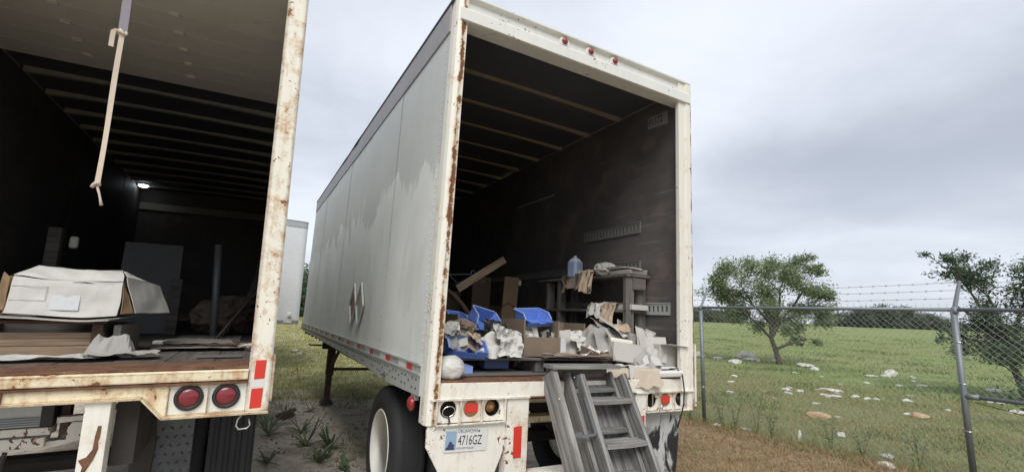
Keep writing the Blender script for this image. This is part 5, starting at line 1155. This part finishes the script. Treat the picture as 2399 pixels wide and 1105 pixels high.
# pull strap
PS = thing('pull_strap', 'long cream webbing strap with knots hanging from the roll-up door', 'strap', AM(-.92, .0, 2.15))
def ribbon(pts, w_, name, mat):
    vs = []; fs = []
    for i, (x, y, z) in enumerate(pts): a = .25 * math.sin(i * .45); vs += [(x - w_ / 2 * math.cos(a), y - w_ / 2 * math.sin(a), z), (x + w_ / 2 * math.cos(a), y + w_ / 2 * math.sin(a), z)]
    for i in range(len(pts) - 1): fs.append((2 * i, 2 * i + 1, 2 * i + 3, 2 * i + 2))
    mb = MB(); mb.add(vs, fs); return mb.build(name, mat, PS, solid=.0016, fixn=False)
ribbon([(-.01, -.005, 1.58), (-.008, .0, 1.30), (-.004, .004, 1.16), (.0, 0, .99)], .040, 'grey_strap', 'strap_g')
ribbon([(.0 - .002 * math.sin(k * .5), .002 * math.sin(k * .6), .975 - .855 * k / 14) for k in range(15)], .024, 'cream_strap', 'strap')
ribbon([(.0, -.012, .975), (-.02, -.016, .99), (-.036, -.014, .975), (-.038, -.01, .93), (-.038, -.008, .885)], .022, 'loose_end', 'strap')
mb = MB(); mb.tube([(.018 * math.cos(a), .014 * math.sin(a), .98 + .012 * math.sin(a * 2)) for a in [k * .7 for k in range(10)]], .009, 6); mb.build('knot', 'strap', PS, smooth=True)
mb = MB(); mb.tube([(-.006 + .014 * math.cos(a), .012 * math.sin(a), .105 + .012 * math.sin(a * 1.5)) for a in [k * .7 for k in range(10)]], .009, 6); mb.build('knot', 'strap', PS, smooth=True)
mb = MB(); mb.tube([(-.0, .0, .10), (.014, 0, .06), (.022, 0, .03), (.030, 0, .0)], [.007, .006, .006, .009], 6); mb.build('frayed_tail', 'strap', PS, smooth=True)

# ================================================================ chain-link fence
FE = thing('chain_link_fence', 'galvanised chain-link fence with top rail and barbed wire on angled arms', 'fence', TR(FP1.x, FP1.y, 0))
def fo(s, n=0, z=0): return FDIR * s + FN * n + Vector((0, 0, z))         # along the fence, outwards, up
FH = 1.872
posts = [-3.3, 0, 3.30, 6.4]
for k, s in enumerate(posts):
    r_ = .031 if k == 2 else .030
    tilt = .01 if k == 2 else 0
    mb = MB(); mb.tube([fo(s, 0, -.05), fo(s - tilt, 0, FH - .02)], r_, 16); ps = mb.build('post', 'galv', FE, smooth=True)
    mb = MB(); mb.lathe([(r_ + .002, FH - .06), (r_ + .003, FH - .03), (r_ - .002, FH + .01), (.012, FH + .02)], 'z', 16, fo(s)); mb.build('post_cap', 'galv', ps, smooth=True)
    a, b_ = fo(s, .01, FH + .0), fo(s + .02, .20, FH + .32)
    mb = MB(); mb.tube([a, b_], [.024, .018], 4); mb.build('barb_arm', 'galv', ps)
    for z in (.55, 1.05, 1.5): mb = MB(); mb.tube([fo(s) + Vector(((r_ + .003) * math.cos(q), (r_ + .003) * math.sin(q), z + .004 * math.sin(q))) for q in [2 * math.pi * i / 14 for i in range(14)]], .0028, 5, closed=True); mb.build('tie_wire', 'chrome', ps)
for k in range(3):
    mb = MB(); mb.tube([fo(posts[k] + .02, 0, FH - .015), fo(posts[k + 1] - .02, 0, FH - .015)], .0215, 14); mb.build('top_rail', 'galv', FE, smooth=True)
mb = MB(); mb.tube([fo(3.34, 0, .915), fo(6.36, 0, .90)], .021, 12); mb.build('brace_rail', 'galv', FE, smooth=True)
mb = MB(); mb.tube([fo(3.30, 0, .915), fo(3.42, 0, .915)], .030, 12); mb.build('brace_cup', 'galv', FE, smooth=True)
mb = MB(); mb.tube([fo(3.38, .02, .86), fo(4.2, .02, .70), fo(5.2, .02, .52), fo(6.4, .02, .3)], .004, 5); mb.build('tension_wire', 'steel_dark', FE)
for k in range(3):                                                   # barbed strands
    f_ = (.36, .66, .95)[k]; pts = []; L0, L1 = -3.3, 6.4
    for i in range(120):
        s = L0 + (L1 - L0) * i / 119; u = ((s - L0) % 3.3) / 3.3
        pts.append(fo(s, .01 + .19 * f_, FH + .32 * f_ - .03 * math.sin(math.pi * u) + .004 * mnoise.noise(Vector((s * 4, k, 0)))))
    mb = MB(); mb.tube(pts, .0024, 4)
    for i in range(70):
        s = L0 + .07 + i * .139; u = ((s - L0) % 3.3) / 3.3; c = fo(s, .01 + .19 * f_, FH + .32 * f_ - .03 * math.sin(math.pi * u))
        for d in ((.010, .012), (-.012, .010)): mb.tube([c + FDIR * d[0] - Vector((0, 0, d[1])), c - FDIR * d[0] + Vector((0, 0, d[1]))], .0018, 3)
    mb.build('barbed_wire', 'steel_rusty', FE)
mb = MB(); pitch = .072; H0, H1 = .03, FH + .005                      # woven diamonds
s = -3.3 - 2
while s < 6.4:
    for sg in (1, -1):
        a0, a1 = (s, s + (H1 - H0)) if sg > 0 else (s + (H1 - H0), s)
        z0, z1 = H0, H1
        lo, hi = -3.28, 6.38
        if max(a0, a1) < lo or min(a0, a1) > hi: continue
        def clip(t): return max(0, min(1, t))
        t0 = clip((lo - a0) / (a1 - a0)) if a1 > a0 else clip((hi - a0) / (a1 - a0)); t1 = clip((hi - a0) / (a1 - a0)) if a1 > a0 else clip((lo - a0) / (a1 - a0))
        if t1 - t0 < .01: continue
        A_, B_ = fo(a0 + (a1 - a0) * t0, .024 + .003 * sg, z0 + (z1 - z0) * t0), fo(a0 + (a1 - a0) * t1, .024 + .003 * sg, z0 + (z1 - z0) * t1)
        mb.tube([A_, B_], .0016, 3, cap=False)
    s += pitch
s = -3.25
while s < 6.35:                                                      # twisted ends above the rail
    c = fo(s, .024, FH); mb.tube([c, c + Vector((0, 0, .03))], .0020, 3); mb.tube([c + FDIR * -.012 + Vector((0, 0, .055)), c + Vector((0, 0, .03)), c + FDIR * .012 + Vector((0, 0, .055))], .0016, 3); s += pitch
mb.build('wire_mesh', 'mesh', FE, kind='stuff')

# ================================================================ trees
def tree(name, label, base, clumps, trunk, leaf_n, leaf_s, mat, depth=.9, spread=.34, seed=1, group=None):
    E = thing(name, label, 'tree', TR(*base), group); rr = random.Random(seed)
    fork = Vector(trunk[-1][0]); mb = MB(); mb.tube([p for p, _ in trunk], [r_ for _, r_ in trunk], 10); LV = []
    limbs = []; xs = sorted(clumps, key=lambda q: math.atan2(q[0] - fork.x, q[1] - fork.z + .6)); g = max(1, len(xs) // 6)
    for i in range(0, len(xs), g):
        q = xs[i:i + g]; cx_ = sum(a[0] for a in q) / len(q); cz_ = sum(a[1] for a in q) / len(q)
        s0 = Vector(trunk[-1][0]) if i % 2 else Vector(trunk[-2][0]); e = Vector((cx_, rr.uniform(-.5, .5), cz_)); s0 = s0 if e.z > s0.z + .2 else Vector(trunk[-3][0])
        a = s0.lerp(e, .35) + Vector((rr.uniform(-.1, .1), 0, .08)); b_ = s0.lerp(e, .7) + Vector((rr.uniform(-.1, .1), 0, .05)); limbs.append([s0, a, b_, e])
        mb.tube([s0, a, b_, e], [.055, .042, .028, .012], 7, cap=False)
    for (x, z, sz) in clumps:
        y = rr.uniform(-depth, depth) * max(.25, 1 - abs(x) / 3.2); c = Vector((x, y, z))
        lb = min(limbs, key=lambda q: (q[-1] - c).length); st = lb[2].lerp(lb[3], rr.uniform(0, .9)) if rr.random() < .65 else lb[1].lerp(lb[2], rr.uniform(.4, 1))
        mid = st.lerp(c, .45) + Vector((rr.uniform(-.12, .12), rr.uniform(-.12, .12), .05 + rr.uniform(-.08, .08)))
        mid2 = mid.lerp(c, .55) + Vector((rr.uniform(-.08, .08), 0, rr.uniform(-.05, .10)))
        L = (c - st).length; mb.tube([st, st.lerp(mid, .5) + Vector((0, 0, .02)), mid, mid2, c], [.014 + .006 * L, .012 + .004 * L, .010 + .002 * L, .007, .004], 5, cap=False)
        for _ in range(4):
            e = c + Vector((rr.gauss(0, 1), rr.gauss(0, 1), rr.gauss(0, .7))) * sz * .8; mb.tube([mid2, mid2.lerp(e, .5) + Vector((0, 0, .03)), e], [.009, .006, .003], 4, cap=False)
        n = int(leaf_n * (sz / .34) ** 1.6)
        # leaves gathered on several twig ends, leaving gaps
        ends = [c + Vector((rr.gauss(0, 1), rr.gauss(0, 1), rr.gauss(0, .62))) * sz * .62 for _ in range(6)]
        for e in ends:
            q = nrs.normal(size=(n // 6, 3)) * np.array([1, 1, .8]) * sz * spread * 1.25 + np.array(e); LV.append(q)
    mb.build('trunk', 'bark', E, smooth=True)
    V, F = leaves(np.concatenate(LV), leaf_s); cr = npmesh('crown', V, F, mat); cr.parent = E; return E
S1 = 59.0
cl1 = [((u - 1826) / S1, (857 - v) / S1, s_) for u, v, s_ in (
    (1712, 644, .30), (1698, 676, .26), (1715, 706, .30), (1747, 637, .34), (1791, 626, .32), (1762, 672, .38), (1802, 652, .38), (1825, 632, .34), (1854, 637, .32), (1884, 616, .22), (1904, 611, .17), (1898, 637, .24),
    (1912, 649, .18), (1931, 628, .13), (1843, 672, .38), (1880, 684, .36), (1918, 690, .30), (1945, 692, .24), (1960, 698, .18), (1814, 697, .38), (1772, 702, .36), (1737, 722, .34), (1727, 743, .30), (1762, 752, .34), (1790, 768, .28),
    (1814, 738, .36), (1823, 774, .26), (1843, 742, .36), (1872, 738, .36), (1900, 730, .34), (1892, 760, .28), (1918, 756, .26), (1866, 768, .26), (1752, 735, .3), (1786, 728, .34), (1935, 742, .22), (1700, 660, .3), (1730, 690, .34), (1855, 806, .08), (1920, 802, .14), (1880, 798, .13), (1932, 722, .24), (1955, 722, .15), (1900, 810, .10), (1690, 690, .16), (1770, 650, .3), (1868, 655, .3))]
tree('leafy_tree', 'small spreading green tree with a leaning trunk alone in the field beyond the fence', (10.30, 18.47, 0), cl1,
     [((.10, 0, -.08), .12), ((.03, 0, .25), .10), ((-.06, 0, .62), .088), ((-.18, .02, 1.0), .075), ((-.05, .05, 1.45), .06)], 760, .105, 'leaf', 1.0, .38, 5)
S2 = 93.0
cl2 = [((u - 2400) / S2, (938 - v) / S2, s_) for u, v, s_ in (
    (2232, 614, .09), (2252, 628, .13), (2276, 624, .16), (2292, 645, .20), (2320, 645, .22), (2345, 655, .28), (2375, 662, .26), (2405, 655, .26), (2262, 662, .16), (2300, 680, .22), (2348, 690, .24), (2392, 700, .24), (2330, 615, .14), (2430, 640, .3), (2460, 690, .3), (2500, 660, .3),
    (2330, 752, .22), (2368, 762, .32), (2402, 772, .34), (2300, 798, .22), (2336, 822, .30), (2378, 812, .36), (2350, 790, .34), (2320, 775, .24), (2395, 845, .32), (2312, 836, .2), (2244, 790, .08), (2262, 808, .10), (2232, 816, .05), (2290, 834, .14), (2360, 846, .22), (2402, 838, .26), (2440, 800, .3), (2480, 760, .3), (2378, 906, .12), (2402, 898, .16), (2300, 740, .14), (2420, 730, .26), (2460, 850, .25), (2390, 730, .2))]
tree('leafy_tree', 'dark green tree cut by the right edge of the picture behind the fence post', (12.51, 11.86, 0), cl2,
     [((.12, 0, -.1), .10), ((.05, 0, .3), .085), ((-.10, 0, .75), .075), ((-.05, 0, 1.1), .065), ((.05, 0, 1.6), .05)], 560, .09, 'leaf_d', .8, .38, 9)
E3 = thing('low_bush', 'low leafy branch bush behind the fence brace rail at the right edge', 'bush', TR(8.9, 8.6, 0)); c3 = [np.array(nrs.normal(size=(90, 3)) * [.13, .13, .09] + [x, 0, z]) for x, z in ((-.15, .55), (.1, .48), (.35, .42), (.55, .30), (.3, .62), (.75, .45))]
V, F = leaves(np.concatenate(c3), .07); q = npmesh('foliage', V, F, 'leaf_d'); q.parent = E3; mb = MB(); mb.tube([(.5, 0, -.05), (.4, 0, .3), (-.1, 0, .55)], [.02, .014, .006], 5); mb.tube([(.5, 0, 0), (.7, 0, .45)], [.014, .005], 5); mb.build('stem', 'bark', E3)
# far hedge: separate bushes and trees along the field's edge
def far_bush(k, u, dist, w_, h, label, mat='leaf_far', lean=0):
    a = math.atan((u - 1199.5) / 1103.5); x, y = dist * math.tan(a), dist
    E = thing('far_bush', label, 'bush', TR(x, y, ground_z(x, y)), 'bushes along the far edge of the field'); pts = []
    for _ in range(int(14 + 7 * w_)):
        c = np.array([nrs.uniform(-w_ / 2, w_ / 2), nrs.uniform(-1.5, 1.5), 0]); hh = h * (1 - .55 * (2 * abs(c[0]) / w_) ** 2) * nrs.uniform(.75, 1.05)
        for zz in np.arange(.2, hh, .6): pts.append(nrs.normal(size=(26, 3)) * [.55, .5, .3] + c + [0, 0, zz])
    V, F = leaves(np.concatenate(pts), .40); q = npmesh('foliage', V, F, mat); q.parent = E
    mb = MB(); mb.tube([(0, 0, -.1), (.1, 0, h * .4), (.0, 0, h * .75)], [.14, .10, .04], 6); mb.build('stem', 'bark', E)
fb = [(1655, 88, 6, 2.6), (1700, 92, 6, 2.5), (1935, 96, 5, 2.6), (1975, 95, 5, 2.7), (2012, 90, 6, 3.4), (2062, 88, 7, 4.0), (2110, 90, 7, 4.1), (2155, 92, 7, 3.4), (2195, 95, 6, 2.5), (2240, 99, 7, 1.1), (2300, 99, 8, 1.1), (2360, 99, 9, 1.2), (1605, 90, 6, 2.6)]
lab = ('bushy dark green shrub far behind the left fence post', 'round green shrub between the left fence post and the tree, far away', 'grey-green shrub far right of the tree crown', 'pale thin shrub right of the tree at the field edge', 'first tall dark bush of the thicket in the middle of the far edge', 'tallest dark bush of the far thicket', 'second tallest dark bush of the far thicket', 'sloping dark bush at the right of the far thicket', 'low bush at the right end of the far thicket', 'low distant bush behind the right fence post', 'low distant bush right of the right fence post', 'distant bush at the right edge of the picture', 'far bush beside the right post of the open trailer')
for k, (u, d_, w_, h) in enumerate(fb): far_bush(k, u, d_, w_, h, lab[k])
far_bush(99, 706, 48, 3.6, 5.2, 'green tree far away between the white trailer nose and the open trailer', 'leaf_d')

# ================================================================ rocks in the field
def rock_mesh(seed):
    b = bmesh.new(); bmesh.ops.create_icosphere(b, subdivisions=3, radius=1); sv = Vector((seed * 3.7, seed * 1.3, seed * 8.1))
    for v in b.verts:
        d = 1 + .38 * mnoise.noise(v.co * 1.1 + sv) + .14 * mnoise.noise(v.co * 3.1 + sv) + .06 * mnoise.noise(v.co * 8 + sv)
        v.co = Vector((v.co.x, v.co.y * .8, v.co.z * .62)) * d
    me = bpy.data.meshes.new('limestone_rock'); b.to_mesh(me); b.free(); me.materials.append(M['rock']); return me
RK = [rock_mesh(k) for k in range(7)]; RKT = rock_mesh(20); RKT.materials.clear(); RKT.materials.append(M['rock_t'])
def rock(x, y, w_, label, flat=1.0, k=0, me=None, group='pale rocks in the field'):
    o = bpy.data.objects.new('limestone_rock', me or RK[k % 7]); COL.objects.link(o); s = w_ / 2
    o.matrix_world = TR(x, y, ground_z(x, y) + s * .22 * flat) @ RZ(rnd.uniform(0, 360)) @ Matrix.Diagonal((s, s * rnd.uniform(.7, 1), s * flat, 1)); return tag(o, label, 'rock', group)
rock(10.23, 20.77, .62, 'largest white boulder left of the lone tree', 1.15, 1); rock(8.95, 19.0, .75, 'flat white rock left of the largest boulder', .45, 2); rock(10.0, 19.8, .62, 'flat white rock in front of the largest boulder', .5, 3); rock(10.9, 19.6, .35, 'small white rock right of the largest boulder', .6, 4)
rock(8.25, 20.9, .50, 'white boulder beside the left fence post', 1.0, 5); rock(8.75, 20.2, .42, 'flat pale rock just right of the left fence post', .4, 6)
rock(12.55, 15.9, .55, 'largest rock of the pile in the middle of the field', .85, 1); rock(12.15, 15.6, .3, 'left rock of the pile in the middle of the field', .7, 2); rock(12.85, 15.4, .28, 'right rock of the pile in the middle of the field', .7, 3); rock(11.75, 15.7, .34, 'flat rock just left of the pile in the middle of the field', .35, 4)
rock(11.12, 18.1, .75, 'long flat white slab right of the tree trunk', .3, 5); rock(10.7, 16.9, .33, 'white stone in the grass right of the lone tree', 1.0, 6)
rock(5.74, 9.07, .40, 'tan flat stone in the field left of the right fence post', .55, 0, RKT, 'tan stones in the field'); rock(7.74, 9.2, .40, 'tan flat stone close behind the right fence post', .45, 0, RKT, 'tan stones in the field')
small = [(8.16, 12.57, .24), (8.15, 12.23, .30), (8.35, 12.3, .26), (7.49, 11.48, .28), (7.7, 11.45, .22), (6.97, 12.18, .22), (6.70, 11.62, .24), (8.14, 11.43, .22), (8.26, 11.2, .22), (8.5, 11.25, .16), (7.67, 9.38, .18), (6.1, 9.05, .10), (9.09, 11.1, .22), (11.67, 13.7, .26), (11.1, 13.8, .24), (10.4, 14.1, .20), (10.4, 10.0, .30), (11.2, 11.2, .35), (12.9, 12.9, .4), (7.2, 12.0, .2), (7.35, 12.7, .16), (6.2, 13.5, .2), (6.9, 14.8, .22), (9.4, 15.9, .18), (9.9, 15.3, .14), (6.5, 10.3, .15), (5.9, 10.8, .13), (8.9, 9.9, .14), (9.3, 13.6, .13), (5.2, 11.4, .16), (4.9, 12.9, .22), (7.95, 12.5, .14), (8.05, 11.9, .13), (12.2, 14.6, .15), (9.9, 12.0, .13), (6.3, 11.9, .10)]
for k, (x, y, w_) in enumerate(small):
    near = y < 11.6
    rock(x, y, w_, 'small white stone in the rough grass near the fence' if near else 'small white stone in the green grass around the lone tree and the rock pile', .6, k, group='small white stones near the fence' if near else 'small white stones out in the field')
tag(crumple('paper_scrap', 'pap_w', .10, .07, 130, .02, 6, mw=TR(5.0, 7.38, .03) @ RX(70)), 'white paper scrap standing by the weeds at the fence foot', 'litter')
tag(MB().lathe([(.02, 0), (.022, .01), (.022, .11), (.012, .13), (.012, .15)], 'z', 12).build('white_bottle', 'plas_w', None, mw=TR(4.12, 6.95, .02) @ RX(8), smooth=True), 'small white bottle standing in the dry grass by the fence', 'litter')
for k, (x, y, w_, lb) in enumerate(((4.95, 6.45, .22, 'pale stone at the fence foot near the weeds'), (4.62, 6.05, .20, 'flat pale stone at the fence foot near the right post'), (3.42, 8.0, .16, 'pale stone at the base of the left fence post'), (3.75, 7.75, .16, 'pale stone in the weeds right of the left fence post'))): rock(x, y, w_, lb, .6, k, group='pale stones along the fence')
for k, (x, y, lb) in enumerate(((-7.6, 17.2, 'tiny white litter scrap on the grass behind the gap'), (-6.9, 16.2, 'white litter scrap beside the landing gear in the far grass'))): tag(crumple('litter_scrap', 'pap_w', .28, .16, 135 + k, .05, 6, mw=TR(x, y, .06)), lb, 'litter')

# ================================================================ weeds
def weed(x, y, n, L, label, up=.8, seed=0, mat='weed', w_=.03, cat='weed', group='weeds between the trailers'):
    rr = random.Random(seed); mb = MB()
    for i in range(n):
        a = rr.uniform(0, 6.28); l = L * rr.choice((.45, .7, 1.0, 1.15)) * rr.uniform(.7, 1.1); e = up * rr.uniform(.25, 1.5); vs = []; fs = []; m_ = 6
        s_ = Vector((-math.sin(a), math.cos(a), 0)); d = Vector((math.cos(a), math.sin(a), 0))
        for j in range(m_ + 1):
            q = j / m_; p = d * l * q * (1 - .3 * e * q) + Vector((0, 0, l * (e * q - .75 * e * q * q * (1.1 - .4 * e)))); ww = w_ * math.sin(math.pi * (.08 + .9 * q)) * rr.uniform(.85, 1.1)
            vs += [p - s_ * ww / 2 + Vector((0, 0, ww * .25)), p, p + s_ * ww / 2 + Vector((0, 0, ww * .25))]
        for j in range(m_): fs += [(j * 3, j * 3 + 1, j * 3 + 4, j * 3 + 3), (j * 3 + 1, j * 3 + 2, j * 3 + 5, j * 3 + 4)]
        mb.add(vs, fs)
    return tag(mb.build('weed', mat, None, mw=TR(x, y, ground_z(x, y)), smooth=True, fixn=False), label, cat, group)
weed(-2.71, 6.62, 15, .30, 'broad-leaved weed on bare sand, farthest of the three big rosettes', 1.0, 1, w_=.035)
weed(-2.40, 6.02, 18, .34, 'large upright leafy weed on bare sand between the trailers', 1.2, 2, w_=.034); weed(-2.10, 6.0, 34, .30, 'dense bushy weed close to the tyre of the open trailer', 1.1, 3, w_=.026); weed(-2.04, 5.5, 12, .28, 'smaller weed in front of the bushy weed', .9, 4, w_=.045)
weed(-3.02, 6.35, 30, .42, 'dense green weed clump beside the right post of the cream trailer', 1.2, 5, w_=.022); weed(-2.52, 5.35, 18, .24, 'low weed under the corner of the cream trailer', 1.0, 6, w_=.03); weed(-1.66, 5.25, 12, .22, 'small weed at the lower edge near the tyre', .9, 7, w_=.035)
weed(-3.15, 7.95, 16, .26, 'small grass tuft on the sand near the landing gear', 1.0, 8, w_=.02); weed(-4.86, 11.4, 12, .35, 'dry brown tuft in the grass behind the landing gear', 1.0, 9, 'grass_d', w_=.02); weed(-3.35, 7.5, 20, .30, 'grass tuft left of the dead leaf', 1.1, 10, w_=.022)
tag(crumple('dead_leaf', 'deadleaf', .22, .14, 140, .05, 8, mw=TR(-3.12, 7.02, .10) @ RX(30) @ RZ(30), freq=6, ragged=.5), 'large dead brown leaf curled up on the sand', 'leaf')
def stalk(x, y, h, seed, label):
    rr = random.Random(seed); E = thing('tall_weed', label, 'weed', TR(x, y, ground_z(x, y)), 'tall weeds along the fence'); mb = MB(); lv = []
    for i in range(5):
        a = rr.uniform(0, 6.28); p = [Vector((0, 0, 0)), Vector((math.cos(a) * .06, math.sin(a) * .06, h * .5)), Vector((math.cos(a) * .16, math.sin(a) * .16, h * rr.uniform(.75, 1)))]; mb.tube(p, [.004, .003, .0015], 4)
        for q in range(6): t_ = .2 + .12 * q; c = p[0].lerp(p[1], t_ * 2) if t_ < .5 else p[1].lerp(p[2], t_ * 2 - 1); lv += [c + Vector((rr.uniform(-.05, .05), rr.uniform(-.05, .05), rr.uniform(-.02, .03))) for _ in range(3)]
    mb.build('stem', 'weed', E); V, F = leaves(np.array([tuple(v) for v in lv]), .036, .1); q = npmesh('leaves', V, F, 'weed'); q.parent = E
for k, (s, n, h, lb) in enumerate(((.28, .05, .60, 'tall thin weed right beside the left fence post'), (.55, .0, .55, 'tall weed second from the left fence post'), (.85, .08, .62, 'tall weed third from the left fence post'), (1.15, -.05, .5, 'weed at the middle of the fence foot'), (1.9, .02, .55, 'tall weed near the white bottle at the fence'), (2.25, .05, .4, 'weed at the fence foot near the pale stones'), (2.75, .25, .5, 'dark weed close to the right fence post'), (-.3, .02, .5, 'tall weed just left of the left fence post'))):
    p = FP1 + fo(s, n); stalk(p.x, p.y, h, 30 + k, lb)

# ================================================================ grass (uncountable)
def sdist(P_): return (P_[:, 0] - FP1.x) * FN.x + (P_[:, 1] - FP1.y) * FN.y
def polar(n, a0, a1, d0, d1, p=1.0):
    a = np.radians(nrs.uniform(a0, a1, n)); d = d0 * (d1 / d0) ** (nrs.uniform(0, 1, n) ** p); return np.stack([d * np.sin(a), d * np.cos(a), np.zeros(n)], 1), d
def vz(P_): P_[:, 2] = [ground_z(x, y) - .005 for x, y in P_[:, :2]]; return P_
def patch(P_, s=1.0, o=0): return np.array([mnoise.noise(Vector((x * s + o, y * s, o))) for x, y in P_[:, :2]])
def turf(name, mat, n, a0, a1, d0, d1, keep, h0, h1, wk, lean, label, per=7, jit=.10, p=1.0):
    C_, d = polar(n, a0, a1, d0, d1, p); k = keep(C_); C_, d = C_[k], d[k]
    P_ = np.repeat(C_, per, 0); dd = np.repeat(d, per); P_[:, :2] += nrs.normal(size=(len(P_), 2)) * (jit * np.clip(dd / 10, .6, 2.5))[:, None]
    hh = np.repeat(nrs.uniform(h0, h1, len(C_)), per) * nrs.uniform(.6, 1.2, len(P_)); ww = wk * np.clip(dd / 7, .7, 6); vz(P_)
    V, F = blades(P_, hh, ww, nrs.uniform(lean * .4, lean * 1.5, len(P_))); o = npmesh(name, V, F, mat, 'stuff'); o['label'] = label; o['category'] = 'grass'; return o
turf('field_grass', 'grass_g', 9500, 10, 50, 6, 60, lambda P_: (sdist(P_) > .1) & (patch(P_, .8) + np.clip((sdist(P_) - 4.5) / 6, -.7, .6) > -.14), .03, .085, .007, 1.1, 'green pasture grass covering the field beyond the fence')
turf('field_tufts', 'tuft', 1500, 10, 50, 9, 55, lambda P_: (sdist(P_) > 1.5) & (patch(P_, .5, 5) > .12), .06, .14, .009, 1.1, 'darker grass tufts dotted over the field', 16, .16)
turf('rough_grass', 'grass_y', 6500, 12, 50, 5, 22, lambda P_: (sdist(P_) > .0) & (sdist(P_) < 8), .03, .09, .005, 1.3, 'olive and straw-coloured rough grass just beyond the fence')
turf('dead_field_grass', 'grass_d', 2800, 12, 50, 5, 18, lambda P_: (sdist(P_) > -.2) & (sdist(P_) < 8), .04, .12, .004, 1.2, 'dead straw lying in the rough grass near the fence')
turf('cut_grass', 'grass_d', 5200, 8, 46, 3.6, 9.5, lambda P_: (sdist(P_) < .1) & (P_[:, 0] > .9), .03, .11, .005, 1.8, 'dry brown mown grass between the open trailer and the fence', 9, .07)
turf('yard_grass', 'grass_g', 1300, 8, 46, 3.6, 9.5, lambda P_: (sdist(P_) < .1) & (P_[:, 0] > .9) & (patch(P_, 1.3, 2) > .0), .04, .11, .005, 1.0, 'green grass patches in the mown strip beside the open trailer', 9, .07)
turf('fence_line_grass', 'grass_g', 1500, 10, 48, 4.5, 12, lambda P_: (np.abs(sdist(P_)) < .22), .12, .32, .005, .8, 'long grass growing through the foot of the fence', 6, .06)
turf('fence_line_straw', 'grass_d', 1300, 10, 48, 4.5, 12, lambda P_: (np.abs(sdist(P_) + .1) < .3), .06, .20, .004, 1.4, 'dead straw matted along the foot of the fence', 7, .07)
turf('far_yard_grass', 'grass_y', 4200, -34, -12, 9.5, 50, lambda P_: (patch(P_, .5, 3) > -.5), .05, .12, .008, .9, 'yellow-green grass behind the landing gear in the gap')
turf('sparse_sand_grass', 'weed', 520, -34, -10, 4.8, 11, lambda P_: (patch(P_, .9, 7) > .05), .05, .14, .006, .9, 'sparse grass blades on the bare sand between the trailers', 8, .07)
tw, d = polar(900, -34, -8, 4.5, 10); vz(tw); tw = np.concatenate([tw]); V, F = blades(tw, nrs.uniform(.005, .012, len(tw)), nrs.uniform(.008, .02, len(tw)), nrs.uniform(4, 14, len(tw))); o = npmesh('ground_litter', V, F, 'deadleaf', 'stuff'); o['label'] = 'dark twigs and leaf litter scattered over the sand'; o['category'] = 'litter'

def pebbles(name, mat, n, a0, a1, d0, d1, keep, s0, s1, label):
    P_, d = polar(n, a0, a1, d0, d1); P_ = P_[keep(P_)]; vz(P_); m_ = len(P_); s_ = nrs.uniform(s0, s1, m_) ** 1.0
    o6 = np.array([[1, 0, 0], [-1, 0, 0], [0, 1, 0], [0, -1, 0], [0, 0, .6], [0, 0, -.6]]); V = (P_[:, None, :] + o6[None] * s_[:, None, None] * nrs.uniform(.6, 1.3, (m_, 6, 1))).reshape(-1, 3)
    f8 = np.array([[0, 2, 4], [2, 1, 4], [1, 3, 4], [3, 0, 4], [2, 0, 5], [1, 2, 5], [3, 1, 5], [0, 3, 5]]); F = (np.arange(m_)[:, None, None] * 6 + f8[None]).reshape(-1, 3)
    o = npmesh(name, V, F, mat, 'stuff'); o['label'] = label; o['category'] = 'gravel'
pebbles('gravel', 'rock', 2600, -34, -6, 4.4, 11, lambda P_: patch(P_, .8, 4) > -.2, .006, .022, 'pale gravel scattered over the sand between the trailers')
pebbles('dirt_clods', 'deadleaf', 2200, -34, -6, 4.4, 10, lambda P_: patch(P_, 1.1, 9) > -.1, .005, .03, 'dark dirt clods on the sand between the trailers')
turf('pale_straw', 'pap_b', 2600, 8, 46, 3.6, 9.5, lambda P_: (sdist(P_) < .0) & (P_[:, 0] > .9), .02, .05, .004, 3.2, 'pale cut straw strewn over the mown strip', 7, .09)
